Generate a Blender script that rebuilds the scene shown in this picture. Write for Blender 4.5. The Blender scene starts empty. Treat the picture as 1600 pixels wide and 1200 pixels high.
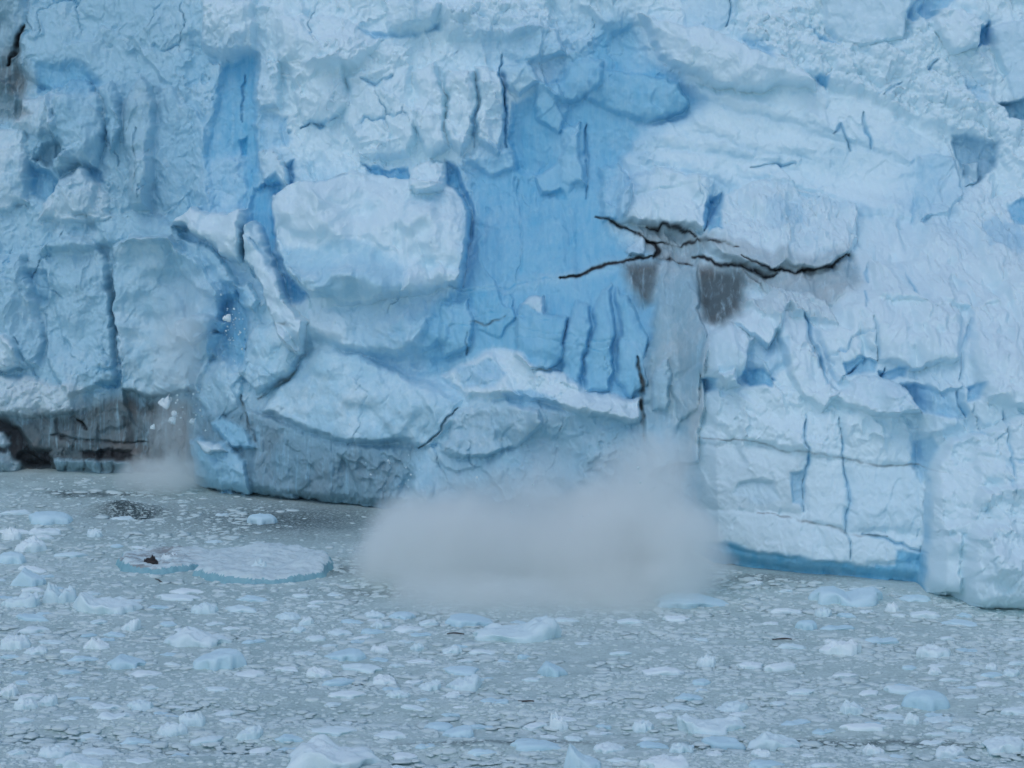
import bpy, math, random
import numpy as np
R = math.radians
S = bpy.context.scene
C = S.collection

# ------------------------------------------------------------------ camera, sky, sun, exposure
CAM_H, PITCH, HFOV = 50.0, R(8), R(20)
cam = bpy.data.objects.new('camera', bpy.data.cameras.new('camera'))
C.objects.link(cam); S.camera = cam
cam.location = (0, 0, CAM_H)
cam.rotation_euler = (R(90) - PITCH, 0, 0)
cam.data.sensor_fit = 'HORIZONTAL'
cam.data.angle = HFOV
cam.data.clip_start, cam.data.clip_end = 1.0, 20000

SUN_EL, SUN_AZ = R(58), R(-25)            # azimuth of the light's origin, seen from the ice: behind the camera
w = bpy.data.worlds.new('World'); S.world = w; w.use_nodes = True
nt = w.node_tree; bg = nt.nodes['Background']
sky = nt.nodes.new('ShaderNodeTexSky'); sky.sky_type = 'NISHITA'; sky.sun_disc = False
sky.sun_elevation = SUN_EL; sky.sun_rotation = R(180) - SUN_AZ
sky.air_density = 1.0; sky.dust_density = 0.6; sky.ozone_density = 0.0
nt.links.new(sky.outputs[0], bg.inputs['Color']); bg.inputs['Strength'].default_value = 0.15
sun = bpy.data.objects.new('sun', bpy.data.lights.new('sun', 'SUN')); C.objects.link(sun)
sun.data.energy = 0.6; sun.data.angle = R(40); sun.data.color = (1.0, 0.97, 0.93)
sun.rotation_euler = (R(90) - SUN_EL, 0, SUN_AZ)
vs = S.view_settings
S.display_settings.display_device = 'sRGB'
vs.view_transform = 'Standard'; vs.look = 'None'; vs.gamma = 1; vs.exposure = -0.17; vs.use_curve_mapping = False
cy = S.cycles
cy.max_bounces = 10; cy.diffuse_bounces = 8; cy.glossy_bounces = 2; cy.transmission_bounces = 2
cy.filter_width = 1.6; cy.use_adaptive_sampling = True; cy.adaptive_threshold = 0.03; cy.volume_bounces = 8; cy.transparent_max_bounces = 4
cy.use_denoising = True
cy.volume_step_rate = 0.5; cy.volume_max_steps = 96

# ------------------------------------------------------------------ pixel <-> world
FPX = 800 / math.tan(HFOV / 2)
CP, SP = math.cos(PITCH), math.sin(PITCH)
def proj(x, y, z):
    z = z - CAM_H
    f = y * CP - z * SP
    return 800 + FPX * x / f, 600 - FPX * (y * SP + z * CP) / f
def ray(u, v):
    a, b = (u - 800) / FPX, (600 - v) / FPX
    return a, CP + b * SP, -SP + b * CP
def at_z(u, v, z=0.0):
    dx, dy, dz = ray(u, v); t = (z - CAM_H) / dz
    return dx * t, dy * t
def at_y(u, v, y):
    dx, dy, dz = ray(u, v); t = y / dy
    return dx * t, y, CAM_H + dz * t
def pxm(y):                                  # pixels of the photograph per metre
    return FPX / math.hypot(y, CAM_H)

# ------------------------------------------------------------------ noise (numpy)
def h2(i, j, s):
    n = (i.astype(np.int64) * 374761393 + j.astype(np.int64) * 668265263 + s * 974634777) & 0x7fffffff
    n = ((n ^ (n >> 13)) * 1274126177) & 0x7fffffff
    n = ((n ^ (n >> 16)) * 1103515245) & 0x7fffffff
    return ((n ^ (n >> 11)) & 0xfffff) / 1048575.0
def perlin(x, y, s=0):
    i, j = np.floor(x), np.floor(y); fx, fy = x - i, y - j
    i = i.astype(np.int64); j = j.astype(np.int64)
    a = fx * fx * fx * (fx * (fx * 6 - 15) + 10); b = fy * fy * fy * (fy * (fy * 6 - 15) + 10)
    def g(di, dj):
        t = h2(i + di, j + dj, s) * (2 * math.pi)
        return np.cos(t) * (fx - di) + np.sin(t) * (fy - dj)
    n0 = g(0, 0) * (1 - a) + g(1, 0) * a
    n1 = g(0, 1) * (1 - a) + g(1, 1) * a
    return (n0 * (1 - b) + n1 * b) * 1.5
def fbm(x, y, o=4, s=0, gain=.5):
    r = 0; a = 1.0
    for k in range(o):
        r = r + a * perlin(x * 2 ** k, y * 2 ** k, s + 31 * k); a *= gain
    return r
def facets(x, y, s=0, k=14.0, tilt=1.0, step=1.0):
    """Broken-ice facets: each cell its own tilted plane, borders softened."""
    i, j = np.floor(x).astype(np.int64), np.floor(y).astype(np.int64)
    num = 0; den = 0
    for di in (-1, 0, 1):
        for dj in (-1, 0, 1):
            ci, cj = i + di, j + dj
            px = ci + .1 + .8 * h2(ci, cj, s); py = cj + .1 + .8 * h2(ci, cj, s + 1)
            dx, dy = x - px, y - py
            wgt = np.exp(-k * (dx * dx + dy * dy))
            val = step * (h2(ci, cj, s + 2) - .5) + tilt * (2 * h2(ci, cj, s + 3) - 1) * dx + tilt * (2 * h2(ci, cj, s + 4) - 1) * dy
            num = num + wgt * val; den = den + wgt
    return num / (den + 1e-9)
def lumps(x, y, s=0):
    """Heaped boulders: the highest of one ball per cell."""
    i, j = np.floor(x).astype(np.int64), np.floor(y).astype(np.int64)
    best = np.zeros_like(x)
    for di in (-1, 0, 1):
        for dj in (-1, 0, 1):
            ci, cj = i + di, j + dj
            dx = x - (ci + h2(ci, cj, s)); dy = y - (cj + h2(ci, cj, s + 1))
            r = .35 + .5 * h2(ci, cj, s + 2)
            q = r * r - dx * dx - dy * dy
            best = np.maximum(best, np.sqrt(np.maximum(q, 0)) + .3 * (h2(ci, cj, s + 3) - .5) * (q > 0))
    return best
def sst(a, b, x):
    t = np.clip((x - a) / (b - a), 0, 1); return t * t * (3 - 2 * t)

# ------------------------------------------------------------------ object helpers
def tag(o, label=None, cat=None, group=None, kind=None):
    if label: o['label'] = label
    if cat: o['category'] = cat
    if group: o['group'] = group
    if kind: o['kind'] = kind
    return o
def empty(name, loc=(0, 0, 0)):
    o = bpy.data.objects.new(name, None); C.objects.link(o); o.location = loc; return o
def mesh_np(name, V, F, mat, parent=None, smooth=True):
    """V: n x 3, F: m x 3 or m x 4 (one mesh object)."""
    V = np.asarray(V, np.float32); F = np.asarray(F, np.int32)
    me = bpy.data.meshes.new(name)
    me.vertices.add(len(V)); me.vertices.foreach_set('co', V.ravel())
    k = F.shape[1]
    me.loops.add(F.size); me.loops.foreach_set('vertex_index', F.ravel())
    me.polygons.add(len(F))
    me.polygons.foreach_set('loop_start', np.arange(0, F.size, k, dtype=np.int32))
    me.polygons.foreach_set('use_smooth', np.full(len(F), smooth))
    me.materials.append(mat)
    me.update(calc_edges=True)
    o = bpy.data.objects.new(name, me); C.objects.link(o)
    if parent: o.parent = parent
    return o

# ------------------------------------------------------------------ materials
class Nodes:
    def __init__(s, name):
        s.m = bpy.data.materials.new(name); s.m.use_nodes = True
        s.t = s.m.node_tree; s.b = s.t.nodes['Principled BSDF']; s.out = s.t.nodes['Material Output']
    def n(s, kind, **kw):
        o = s.t.nodes.new('ShaderNode' + kind)
        for k, v in kw.items():
            if k.startswith('i_'): o.inputs[k[2:].replace('_', ' ')].default_value = v
            else: setattr(o, k, v)
        return o
    def l(s, a, b): s.t.links.new(a, b)
    def math(s, op, a, b=None, clamp=False):
        o = s.n('Math', operation=op, use_clamp=clamp)
        for q, x in enumerate((a, b)):
            if x is None: continue
            if isinstance(x, (int, float)): o.inputs[q].default_value = x
            else: s.l(x, o.inputs[q])
        return o.outputs[0]
    def noise(s, vec, scale, detail=4, rough=.55, dist=0):
        o = s.n('TexNoise'); o.inputs['Scale'].default_value = scale; o.inputs['Detail'].default_value = detail
        o.inputs['Roughness'].default_value = rough; o.inputs['Distortion'].default_value = dist
        s.l(vec, o.inputs['Vector']); return o.outputs['Fac']
    def ramp(s, fac, a, b):
        o = s.n('MapRange', interpolation_type='SMOOTHSTEP'); s.l(fac, o.inputs[0])
        o.inputs[1].default_value = a; o.inputs[2].default_value = b; return o.outputs[0]
    def mix(s, fac, a, b):
        o = s.n('Mix', data_type='RGBA')
        if isinstance(fac, (int, float)): o.inputs[0].default_value = fac
        else: s.l(fac, o.inputs[0])
        for q, x in ((6, a), (7, b)):
            if isinstance(x, tuple): o.inputs[q].default_value = (*x, 1)
            else: s.l(x, o.inputs[q])
        return o.outputs[2]
    def scale(s, vec, xyz):
        o = s.n('VectorMath', operation='MULTIPLY'); s.l(vec, o.inputs[0]); o.inputs[1].default_value = xyz
        return o.outputs[0]
    def bump(s, height, strength, dist):
        o = s.n('Bump'); o.inputs['Strength'].default_value = strength; o.inputs['Distance'].default_value = dist
        s.l(height, o.inputs['Height']); s.l(o.outputs[0], s.b.inputs['Normal'])

SNOW = (.68, .85, .905); ICE = (.43, .685, .80); BLUE = (.13, .475, .70); GREY = (.13, .18, .195); DARK = (.03, .035, .04); TAN = (.16, .165, .16)
def glacier_material():
    k = Nodes('glacier_ice')
    P = k.n('TexCoord').outputs['Object']
    A = {a: k.n('Attribute', attribute_name=a).outputs['Fac'] for a in ('snow', 'blue', 'dirt', 'black')}
    n1 = k.noise(P, .22, 5, .6); n2 = k.noise(P, 1.3, 5, .65)
    streak = k.noise(k.scale(P, (2.2, .5, .22)), 1.0, 5, .65, .4)
    mott = k.math('ADD', k.math('MULTIPLY', n1, .6), k.math('MULTIPLY', n2, .4))
    sn = k.ramp(k.math('ADD', A['snow'], k.math('MULTIPLY', k.math('SUBTRACT', mott, .5), 1.7)), .2, .8)
    base = k.mix(sn, ICE, SNOW)
    vein = k.math('ADD', A['blue'], k.math('MULTIPLY', k.math('SUBTRACT', streak, .5), k.math('MULTIPLY', A['blue'], 1.0)))
    vein = k.math('MULTIPLY', vein, k.math('ADD', .45, k.math('MULTIPLY', k.noise(P, .35, 4, .6, .5), 1.05)))
    base = k.mix(k.math('MULTIPLY', vein, 1.0, True), base, BLUE)
    speck = k.math('ADD', k.math('MULTIPLY', streak, .6), k.math('MULTIPLY', n2, .4))
    d = k.math('MULTIPLY', A['dirt'], k.ramp(streak, .08, .54), True)
    base = k.mix(d, base, k.mix(k.ramp(n1, .45, .68), GREY, TAN))
    bk = k.math('MULTIPLY', A['black'], k.ramp(speck, .15, .5), True)
    base = k.mix(bk, base, DARK)
    k.l(base, k.b.inputs['Base Color'])
    k.b.inputs['Roughness'].default_value = .55; k.b.inputs['Specular IOR Level'].default_value = .2
    hb = k.math('ADD', k.noise(P, 2.5, 6, .65), k.math('MULTIPLY', k.noise(k.scale(P, (1, 1, .35)), 5, 4, .6), .5))
    k.bump(hb, .28, .1)
    return k.m
def floe_material(name, a, b, dirt=0.0):
    k = Nodes(name)
    P = k.n('TexCoord').outputs['Object']
    rnd = k.n('ObjectInfo').outputs['Random']
    n1 = k.noise(P, 1.1, 5, .6); n2 = k.noise(P, 4.0, 5, .65)
    base = k.mix(k.math('ADD', k.math('MULTIPLY', rnd, .7), k.math('MULTIPLY', k.math('SUBTRACT', n1, .5), .9), True), a, b)
    if dirt:
        sx = k.n('SeparateXYZ'); k.l(P, sx.inputs[0])
        dirt = k.math('ADD', .12, k.math('MULTIPLY', k.ramp(sx.outputs[0], -1.0, -5.0), dirt))
        base = k.mix(k.math('MULTIPLY', k.ramp(k.noise(k.scale(P, (.35, 1.6, 1)), 1.0, 6, .7), .44, .6), dirt), base, (.25, .275, .28))
    k.l(base, k.b.inputs['Base Color'])
    k.b.inputs['Roughness'].default_value = .5; k.b.inputs['Specular IOR Level'].default_value = .25
    k.bump(k.math('ADD', n2, n1), .5, .12)
    return k.m
def water_material():
    k = Nodes('silty_slush_water')
    P = k.n('TexCoord').outputs['Object']
    big = k.noise(k.scale(P, (.03, .05, 1)), 1.0, 4, .55)
    mid = k.noise(k.scale(P, (.35, .5, 1)), 1.0, 5, .65)
    fine = k.noise(k.scale(P, (3.0, 3.6, 1)), 1.0, 6, .72)
    blot = k.ramp(k.noise(k.scale(P, (.75, 1.0, 1)), 1.0, 6, .62, .3), .50, .66)
    slush = k.ramp(k.math('ADD', k.math('ADD', k.math('MULTIPLY', fine, .75), k.math('MULTIPLY', mid, .45)), k.math('MULTIPLY', big, .25)), .50, .84)
    base = k.mix(slush, (.31, .44, .425), (.56, .70, .685))
    base = k.mix(k.math('MULTIPLY', blot, k.ramp(k.math('ADD', big, k.math('MULTIPLY', fine, .5)), .62, .95)), base, (.66, .79, .79))
    base = k.mix(k.math('MULTIPLY', k.n('Attribute', attribute_name='open').outputs['Fac'], k.ramp(fine, .68, .45)), base, (.055, .085, .09))  # dark tint: slush-free water, plus swell shade painted into the colour
    k.l(base, k.b.inputs['Base Color'])
    k.l(k.math('ADD', k.math('MULTIPLY', slush, .35), .3), k.b.inputs['Roughness'])
    k.b.inputs['Specular IOR Level'].default_value = .25
    k.bump(k.math('ADD', fine, k.math('MULTIPLY', mid, 1.5)), .7, .12)
    return k.m
def plain(name, col, rough=.7, bump=.3, scale=6):
    k = Nodes(name)
    P = k.n('TexCoord').outputs['Object']
    f = k.noise(P, scale, 5, .6)
    k.l(k.mix(f, tuple(c * .7 for c in col), tuple(min(1, c * 1.25) for c in col)), k.b.inputs['Base Color'])
    k.b.inputs['Roughness'].default_value = rough
    k.bump(f, bump, .1)
    return k.m
M_ICE = glacier_material()
M_FLOE = floe_material('floating_ice', (.82, .94, .955), (.62, .82, .86))
M_BLUEFLOE = floe_material('clear_floating_ice', (.64, .84, .90), (.50, .73, .81))
M_DIRTY = floe_material('dirty_floating_ice', (.66, .80, .82), (.52, .67, .70), .8)
M_RIM = floe_material('wet_blue_ice', (.34, .56, .61), (.10, .33, .41))
M_BRASH = floe_material('brash', (.73, .86, .85), (.42, .55, .55))
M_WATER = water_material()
M_WOOD = plain('wet_driftwood', (.06, .05, .045))
M_ROCK = plain('dark_stone', (.03, .025, .025))

# ------------------------------------------------------------------ the glacier
def axis(lo, a, b, hi, d, grow=1.25):
    m = list(np.arange(a, b, d)); q = []; s = d; p = m[-1]
    while p < hi: s = min(s * grow, 6); p += s; q.append(p)
    l = []; s = d; p = a
    while p > lo: s = min(s * grow, 6); p -= s; l.append(p)
    return np.array(l[::-1] + m + q)
FOOT_PX = [(-700, 700), (-300, 722), (0, 737), (235, 741), (288, 744), (303, 754), (400, 777), (500, 789), (580, 796), (700, 806),
           (850, 828), (1000, 846), (1062, 855), (1085, 868), (1120, 884), (1250, 902), (1440, 917), (1470, 930), (1600, 946), (1900, 975), (2500, 985)]
FOOT = np.array([at_z(u, v) for u, v in FOOT_PX])
HIGH = np.array([at_z(u, v) for u, v in [(-700, 705), (0, 738), (400, 765), (800, 790), (1200, 815), (1600, 840), (2500, 860)]])
def foot(x): return np.interp(x, FOOT[:, 0], FOOT[:, 1])
def high(x): return np.interp(x, HIGH[:, 0], HIGH[:, 1])
gx = axis(-190, -60, 55, 170, .09); gz = axis(-2.5, -.6, 51, 66, .09, 1.15)
X, Z = np.meshgrid(gx, gz)
wr = perlin(X * .15, Z * .15, 5) * 1.6
wz = sst(16, 33, Z + wr)
Y = foot(X + wr * .15 * sst(1, 4, Z)) * (1 - wz) + high(X) * wz + .30 * Z
U, V_ = proj(X, Y, Z)
wu = fbm(X * .35, Z * .35, 4, 11) ; wv = fbm(X * .35, Z * .35, 4, 12)
wu = wu + .35 * perlin(X * 1.4, Z * 1.4, 13); wv = wv + .35 * perlin(X * 1.4, Z * 1.4, 14)
Uw = U + wu * 5; Vw = V_ + wv * 5
D = np.zeros_like(X)                       # metres out of the wall
AT = {a: np.zeros_like(X) for a in ('snow', 'blue', 'dirt', 'black')}
AT['snow'] += .5
RUB = np.zeros_like(X); SMO = np.zeros_like(X)

def seg_dist(u, v, pts, closed):
    best = np.full(u.shape, 1e18); inside = np.zeros(u.shape, bool); n = len(pts)
    tpar = np.zeros(u.shape)
    for q in range(n if closed else n - 1):
        (x0, y0), (x1, y1) = pts[q][:2], pts[(q + 1) % n][:2]
        ex, ey = x1 - x0, y1 - y0; L = ex * ex + ey * ey + 1e-9
        t = np.clip(((u - x0) * ex + (v - y0) * ey) / L, 0, 1)
        dd = (u - x0 - t * ex) ** 2 + (v - y0 - t * ey) ** 2
        if not closed: tpar = np.where(dd < best, (q + t) / (n - 1), tpar)
        best = np.minimum(best, dd)
        if closed:
            c = ((y0 > v) != (y1 > v)) & (u < (x1 - x0) * (v - y0) / (y1 - y0 + 1e-12) + x0)
            inside ^= c
    d = np.sqrt(best)
    return (np.where(inside, d, -d) if closed else d), tpar
def crop(pts, m, warp=True):
    p = np.array([q[:2] for q in pts], float); uu, vv = (Uw, Vw) if warp else (U, V_)
    k = np.nonzero((uu > p[:, 0].min() - m) & (uu < p[:, 0].max() + m) & (vv > p[:, 1].min() - m) & (vv < p[:, 1].max() + m))
    return k, uu[k], vv[k]
EV = np.exp(.6 * fbm(X * .22, Z * .22, 3, 21)); BRK = np.clip(.75 + 1.2 * fbm(X * .7, Z * .7, 3, 22), 0, 1.15); OV = np.clip(1 + .7 * fbm(X * .18, Z * .18, 3, 23), .3, 1.8)
def blk(pts, off=0., edge=12, bul=0., tilt=(0, 0), blue=None, snow=None, dirt=None, black=None, rub=None, smo=None, soft=None, hard=False):
    """A block (or, with off < 0, a hollow): outline in photograph pixels, offset and bulge in metres."""
    e = soft or edge
    k, u, v = crop(pts, max(edge * 1.4, e) + 4)
    if not len(u): return
    sd, _ = seg_dist(u, v, pts, True)
    off = off * .78 * OV[k] if off > 0 else off * .34
    ee = np.clip(edge * EV[k], edge * .6, edge * 2.0) if off is not None and np.mean(off) > 0 and not hard else edge * 1.3
    f = sst(-.35, .65, sd / ee)
    cu, cv = np.mean([p[0] for p in pts]), np.mean([p[1] for p in pts])
    rad = max(8, .5 * min(np.ptp([p[0] for p in pts]), np.ptp([p[1] for p in pts])))
    dome = np.sqrt(np.clip(sd / rad, 0, 1) * (2 - np.clip(sd / rad, 0, 1)))
    D[k] += f * (off + (tilt[0] * (u - cu) + tilt[1] * (v - cv)) * .06) + bul * dome
    g = sst(-e * .5, e * .5, sd)
    for a, val in (('blue', blue), ('snow', snow), ('dirt', dirt), ('black', black)):
        if val is not None: AT[a][k] = AT[a][k] * (1 - g) + val * g
    if rub is not None: RUB[k] = RUB[k] * (1 - g) + rub * g
    if smo is not None: SMO[k] = SMO[k] * (1 - g) + smo * g
def groove(pts, wd=4, dep=1.2, blue=0., black=0., dirt=0., cw=None, warp=True):
    """A crack or seam along a polyline, tapering to its ends."""
    cw = cw or wd * .8
    if dep > 0: wd, dep = max(1.8, wd * .5), dep * .42
    k, u, v = crop(pts, 4 * max(wd, cw), warp)
    if not len(u): return
    d, t = seg_dist(u, v, pts, False)
    tap = .35 + .65 * np.sin(np.clip(t, 0, 1) * math.pi) ** .6
    D[k] -= dep * np.exp(-(d / (wd * tap)) ** 2)
    g = np.exp(-(d / (cw * tap)) ** 2)
    for a, val in (('blue', blue), ('black', black), ('dirt', dirt)):
        if val: AT[a][k] = np.maximum(AT[a][k], val * g * (BRK[k] if a != 'blue' and black < 1.05 else (.35 + .5 * BRK[k] if a == 'blue' else 1)))

# --- broad tones of the ice itself
blk([(-900, -900), (280, -900), (300, 350), (330, 480), (300, 900), (-900, 900)], snow=.22, dirt=.10, soft=120)                  # left: old glassy ice
blk([(400, -900), (880, -900), (860, 100), (780, 230), (700, 250), (560, 260), (430, 230), (400, 80)], snow=.95, soft=60)
blk([(1000, -900), (2600, -900), (2600, 1000), (1100, 900), (1090, 520), (1330, 430), (1340, 330), (980, 200), (1000, 20)], snow=.95, soft=50)
blk([(430, 300), (730, 300), (730, 440), (560, 540), (430, 520)], snow=.9, soft=40)
# --- veils of clear blue ice between the white
for pts, am in (([(275, 60), (420, 60), (440, 330), (380, 560), (290, 560), (270, 300)], .26), ([(540, 450), (740, 440), (800, 560), (700, 620), (540, 545)], .32), ([(700, 30), (1020, 20), (1000, 130), (780, 120)], .22),
                ([(930, 210), (1030, 200), (1010, 300), (930, 340)], .3), ([(1085, 500), (1180, 560), (1150, 630), (1085, 650)], .14), ([(1400, 230), (1520, 240), (1500, 360), (1400, 350)], .2), ([(60, 100), (200, 130), (190, 240), (100, 330), (30, 320)], .14), ([(1300, 560), (1540, 560), (1540, 680), (1420, 700)], .16)):
    blk(pts, blue=am, soft=70)
# --- left zone
blk([(-60, -30), (40, -30), (35, 60), (15, 130), (-60, 140)], 2, 14, dirt=.35, soft=30)
groove([(36, 40), (30, 60), (20, 80), (8, 100)], 6, 2, black=.9, dirt=.8)
blk([(-20, 85), (30, 75), (45, 120), (30, 160), (-20, 170)], 0, 16, dirt=.85, soft=40)
blk([(55, 95), (120, 95), (160, 130), (140, 150), (60, 140)], -2.5, 16, blue=.55)  # shadowed hollow above the lump, its blue shade painted in
blk([(72, 150), (85, 140), (110, 125), (140, 128), (158, 150), (165, 200), (150, 262), (100, 255), (85, 200)], 1.5, 10, 2.2, snow=.35)
blk([(155, 140), (175, 128), (190, 150), (190, 210), (175, 240), (165, 200)], 1.0, 8, 1.6)
blk([(35, 150), (85, 150), (95, 200), (60, 215), (20, 200)], 1.5, 14, 1, snow=.6)
blk([(-20, 130), (20, 150), (55, 180), (30, 190), (-20, 180)], -1.5, 10, dirt=.6, soft=20)
blk([(65, 225), (95, 213), (106, 238), (78, 258), (50, 250)], -3.5, 8, dirt=.35, blue=.35)
blk([(45, 255), (75, 262), (92, 288), (72, 318), (50, 302)], -4, 8, blue=.55)
blk([(75, 245), (110, 240), (118, 262), (90, 275)], 1.2, 8, .6, dirt=.25)
blk([(-20, 190), (40, 205), (45, 260), (45, 320), (0, 330), (-20, 320)], 1.0, 12, 1.2, snow=.5)
blk([(90, 280), (130, 262), (150, 285), (165, 300), (180, 340), (130, 350), (60, 345), (70, 320)], 1.5, 12, 1.4, snow=.6)
blk([(138, 262), (158, 268), (160, 284), (142, 282)], -1.5, 6, blue=.5)
blk([(195, 165), (207, 140), (222, 120), (245, 160), (240, 260), (235, 330), (205, 330), (198, 260)], 2.0, 12, 1.5, (.15, .1), dirt=.18)
groove([(216, 200), (214, 250), (213, 310)], 4, 1.0, dirt=.45, blue=.2)
groove([(165, 160), (167, 190), (163, 225)], 3, 1.0, blue=.5)
blk([(235, 150), (280, 130), (300, 200), (300, 300), (260, 330), (240, 280)], -1.2, 14, .8, (-.15, 0), blue=.12)
blk([(100, 340), (250, 330), (300, 380), (180, 385), (60, 400)], 1.0, 14, 1.2, (0, .25))
blk([(178, 385), (215, 370), (270, 372), (325, 420), (350, 470), (330, 560), (312, 612), (240, 620), (190, 610), (184, 500)], 2.6, 8, .8, (-.05, -.06), smo=.5, snow=.4)
blk([(60, 392), (95, 372), (130, 366), (168, 400), (180, 500), (182, 600), (110, 620), (72, 560), (75, 450)], 1.8, 9, .8, (-.05, 0))
blk([(40, 430), (75, 420), (76, 470), (66, 476), (50, 460)], -1.8, 7, blue=.35)
blk([(-20, 400), (40, 395), (45, 440), (60, 475), (70, 520), (60, 570), (-20, 580)], 1.2, 12, 1.2)
blk([(-20, 520), (15, 525), (38, 545), (35, 570), (10, 580), (-20, 580)], 1.6, 8, 1, snow=.7)
blk([(-20, 585), (60, 588), (100, 600), (135, 604), (130, 640), (70, 652), (40, 650), (-20, 645)], .7, 12, .5, rub=.7, snow=.6, dirt=.2)
groove([(30, 530), (45, 570), (60, 592)], 5, 1.2, blue=.3)
blk([(148, 600), (185, 592), (190, 604), (160, 610)], -1.5, 5, blue=.5)
# dirty foot of the left cliff
blk([(-60, 650), (80, 652), (200, 620), (300, 640), (300, 770), (-60, 770)], -.1, 16, dirt=1.3, soft=46, smo=.2)
blk([(55, 655), (120, 665), (160, 640), (290, 640), (298, 690), (60, 700)], 0, 12, dirt=.95, soft=26)
blk([(-30, 648), (12, 652), (30, 662), (44, 690), (55, 702), (82, 702), (80, 732), (40, 738), (10, 722), (-30, 700)], -2.6, 9, black=1, soft=16)  # cave mouth, its inner darkness painted black
blk([(-30, 676), (4, 674), (16, 692), (10, 702), (-30, 706)], 1.0, 7, .2, snow=.8, dirt=.35, black=0)
blk([(-30, 708), (10, 706), (28, 728), (28, 742), (-30, 742)], .9, 10, .1, snow=.6, dirt=.5, black=0)
groove([(78, 680), (120, 688), (170, 692), (230, 690)], 4, .8, black=.6, dirt=.8)
groove([(90, 656), (88, 680), (110, 692)], 4, .6, black=.5)
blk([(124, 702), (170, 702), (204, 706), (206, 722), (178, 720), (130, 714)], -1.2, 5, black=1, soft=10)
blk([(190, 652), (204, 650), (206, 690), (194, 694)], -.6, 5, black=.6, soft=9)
blk([(86, 712), (160, 716), (205, 722), (205, 745), (86, 742)], .9, 6, .2, dirt=.6)
for u in (100, 128, 158, 176, 232, 252): groove([(u, 700), (u + 4, 722), (u - 2, 742)], 3, .5, black=.55, dirt=.5)
for u in (112, 150, 236, 262, 284): groove([(u, 640), (u + 5, 665), (u + 2, 700)], 4, .5, black=.4, dirt=.7)
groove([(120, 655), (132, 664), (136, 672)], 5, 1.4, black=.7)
# --- upper middle left: blue recess and slabs
blk([(300, 60), (345, 92), (335, 150), (318, 240), (330, 330), (290, 330), (300, 200)], -.5, 20, 0, (.2, 0), blue=.22, soft=30)
blk([(345, 100), (372, 86), (400, 80), (401, 190), (405, 260), (385, 330), (330, 330), (318, 240), (335, 150)], -4.5, 12, 0, (-.12, 0), blue=.72, soft=18, smo=.8)
groove([(382, 110), (380, 150), (376, 190)], 3, 1.2, blue=1)
blk([(372, 215), (382, 212), (380, 240), (370, 238)], -1.6, 5, blue=.95)
blk([(402, 88), (420, 92), (440, 98), (437, 168), (405, 172)], 1.6, 7, .3, (.1, 0), snow=.8)
blk([(400, 175), (450, 180), (450, 225), (405, 230)], -1.5, 10, blue=.45)
blk([(320, 0), (400, 0), (400, 78), (345, 90), (315, 70)], 2.0, 12, 1, rub=.35, snow=.7)
blk([(300, 330), (330, 250), (370, 235), (385, 300), (370, 335)], .5, 16, 0, blue=.45, rub=.3, soft=20)
blk([(405, 236), (418, 230), (432, 232), (444, 255), (450, 288), (420, 284), (408, 262)], 2.2, 6, 1.0, snow=.8)
blk([(393, 292), (430, 268), (442, 296), (424, 335), (430, 390), (450, 430), (484, 460), (470, 474), (448, 470), (425, 420), (405, 370), (388, 345)], -4.2, 9, 0, blue=.8, soft=14, smo=.8)
blk([(446, 262), (462, 250), (452, 288), (448, 285)], -3, 6, blue=.7)
# white block with a flat top
BLOCK = [(427, 308), (450, 286), (530, 272), (600, 268), (640, 276), (700, 286), (726, 298), (733, 345), (728, 400), (715, 442), (640, 460), (560, 470), (490, 466), (452, 430), (430, 380)]
blk(BLOCK, 4.2, 7, 1.2, (-.06, -.02), snow=1, blue=0, soft=12, smo=.6, hard=True)
blk([(436, 420), (720, 425), (700, 535), (620, 560), (540, 548), (470, 530)], 2.4, 34, .6, smo=.3)
blk([(440, 300), (530, 280), (622, 285), (624, 400), (560, 372), (500, 380), (440, 350)], .5, 18, .5, (0, .10), snow=1)
blk([(430, 380), (500, 382), (560, 375), (624, 405), (640, 460), (500, 470), (445, 430)], 0, 20, 0, (0, -.03), snow=.3, soft=24)
blk([(630, 300), (700, 290), (726, 305), (730, 360), (712, 440), (632, 455)], -.6, 8, .7, (-.2, 0), snow=.7)
blk([(640, 262), (662, 248), (690, 250), (701, 272), (694, 298), (668, 306), (642, 300)], 3.2, 6, 2.4, snow=.95, hard=True)
blk([(560, 256), (640, 254), (640, 272), (590, 268)], -2.5, 5, blue=.75)
blk([(692, 246), (716, 262), (734, 300), (737, 360), (730, 380), (724, 310), (702, 286)], -2.6, 6, blue=.7)
groove([(452, 285), (500, 282), (545, 276)], 4, 1.6, blue=.55)
# fins below the recess
blk([(268, 352), (285, 340), (300, 326), (318, 334), (338, 332), (362, 336), (386, 328), (384, 372), (376, 412), (352, 400), (320, 372), (292, 356)], 4.6, 5, 1.2, (.1, .3), snow=1, blue=0, soft=8, smo=.7, hard=True)
blk([(388, 356), (398, 345), (408, 358), (424, 398), (440, 432), (452, 468), (482, 506), (474, 548), (466, 552), (448, 538), (432, 508), (414, 452), (398, 420), (384, 408)], 5.0, 4, 1.0, (.15, .05), snow=.9, blue=.05, soft=8, smo=.7, hard=True)
groove([(398, 372), (415, 395), (425, 412)], 6, 1.6, blue=.5)
groove([(436, 503), (450, 508), (470, 512)], 3, .5, dirt=.6)
blk([(270, 375), (320, 378), (352, 405), (372, 440), (366, 465), (340, 470), (310, 450), (285, 420)], 1.4, 10, 1.6, snow=.4)
blk([(346, 440), (385, 455), (388, 520), (380, 575), (350, 560), (342, 510)], -3.0, 10, blue=.6, soft=20)  # deep blue shade beside the blade, painted into the ice colour
blk([(362, 448), (390, 440), (402, 470), (396, 486), (378, 480)], 1.8, 6, 1.2, snow=.5)
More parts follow.
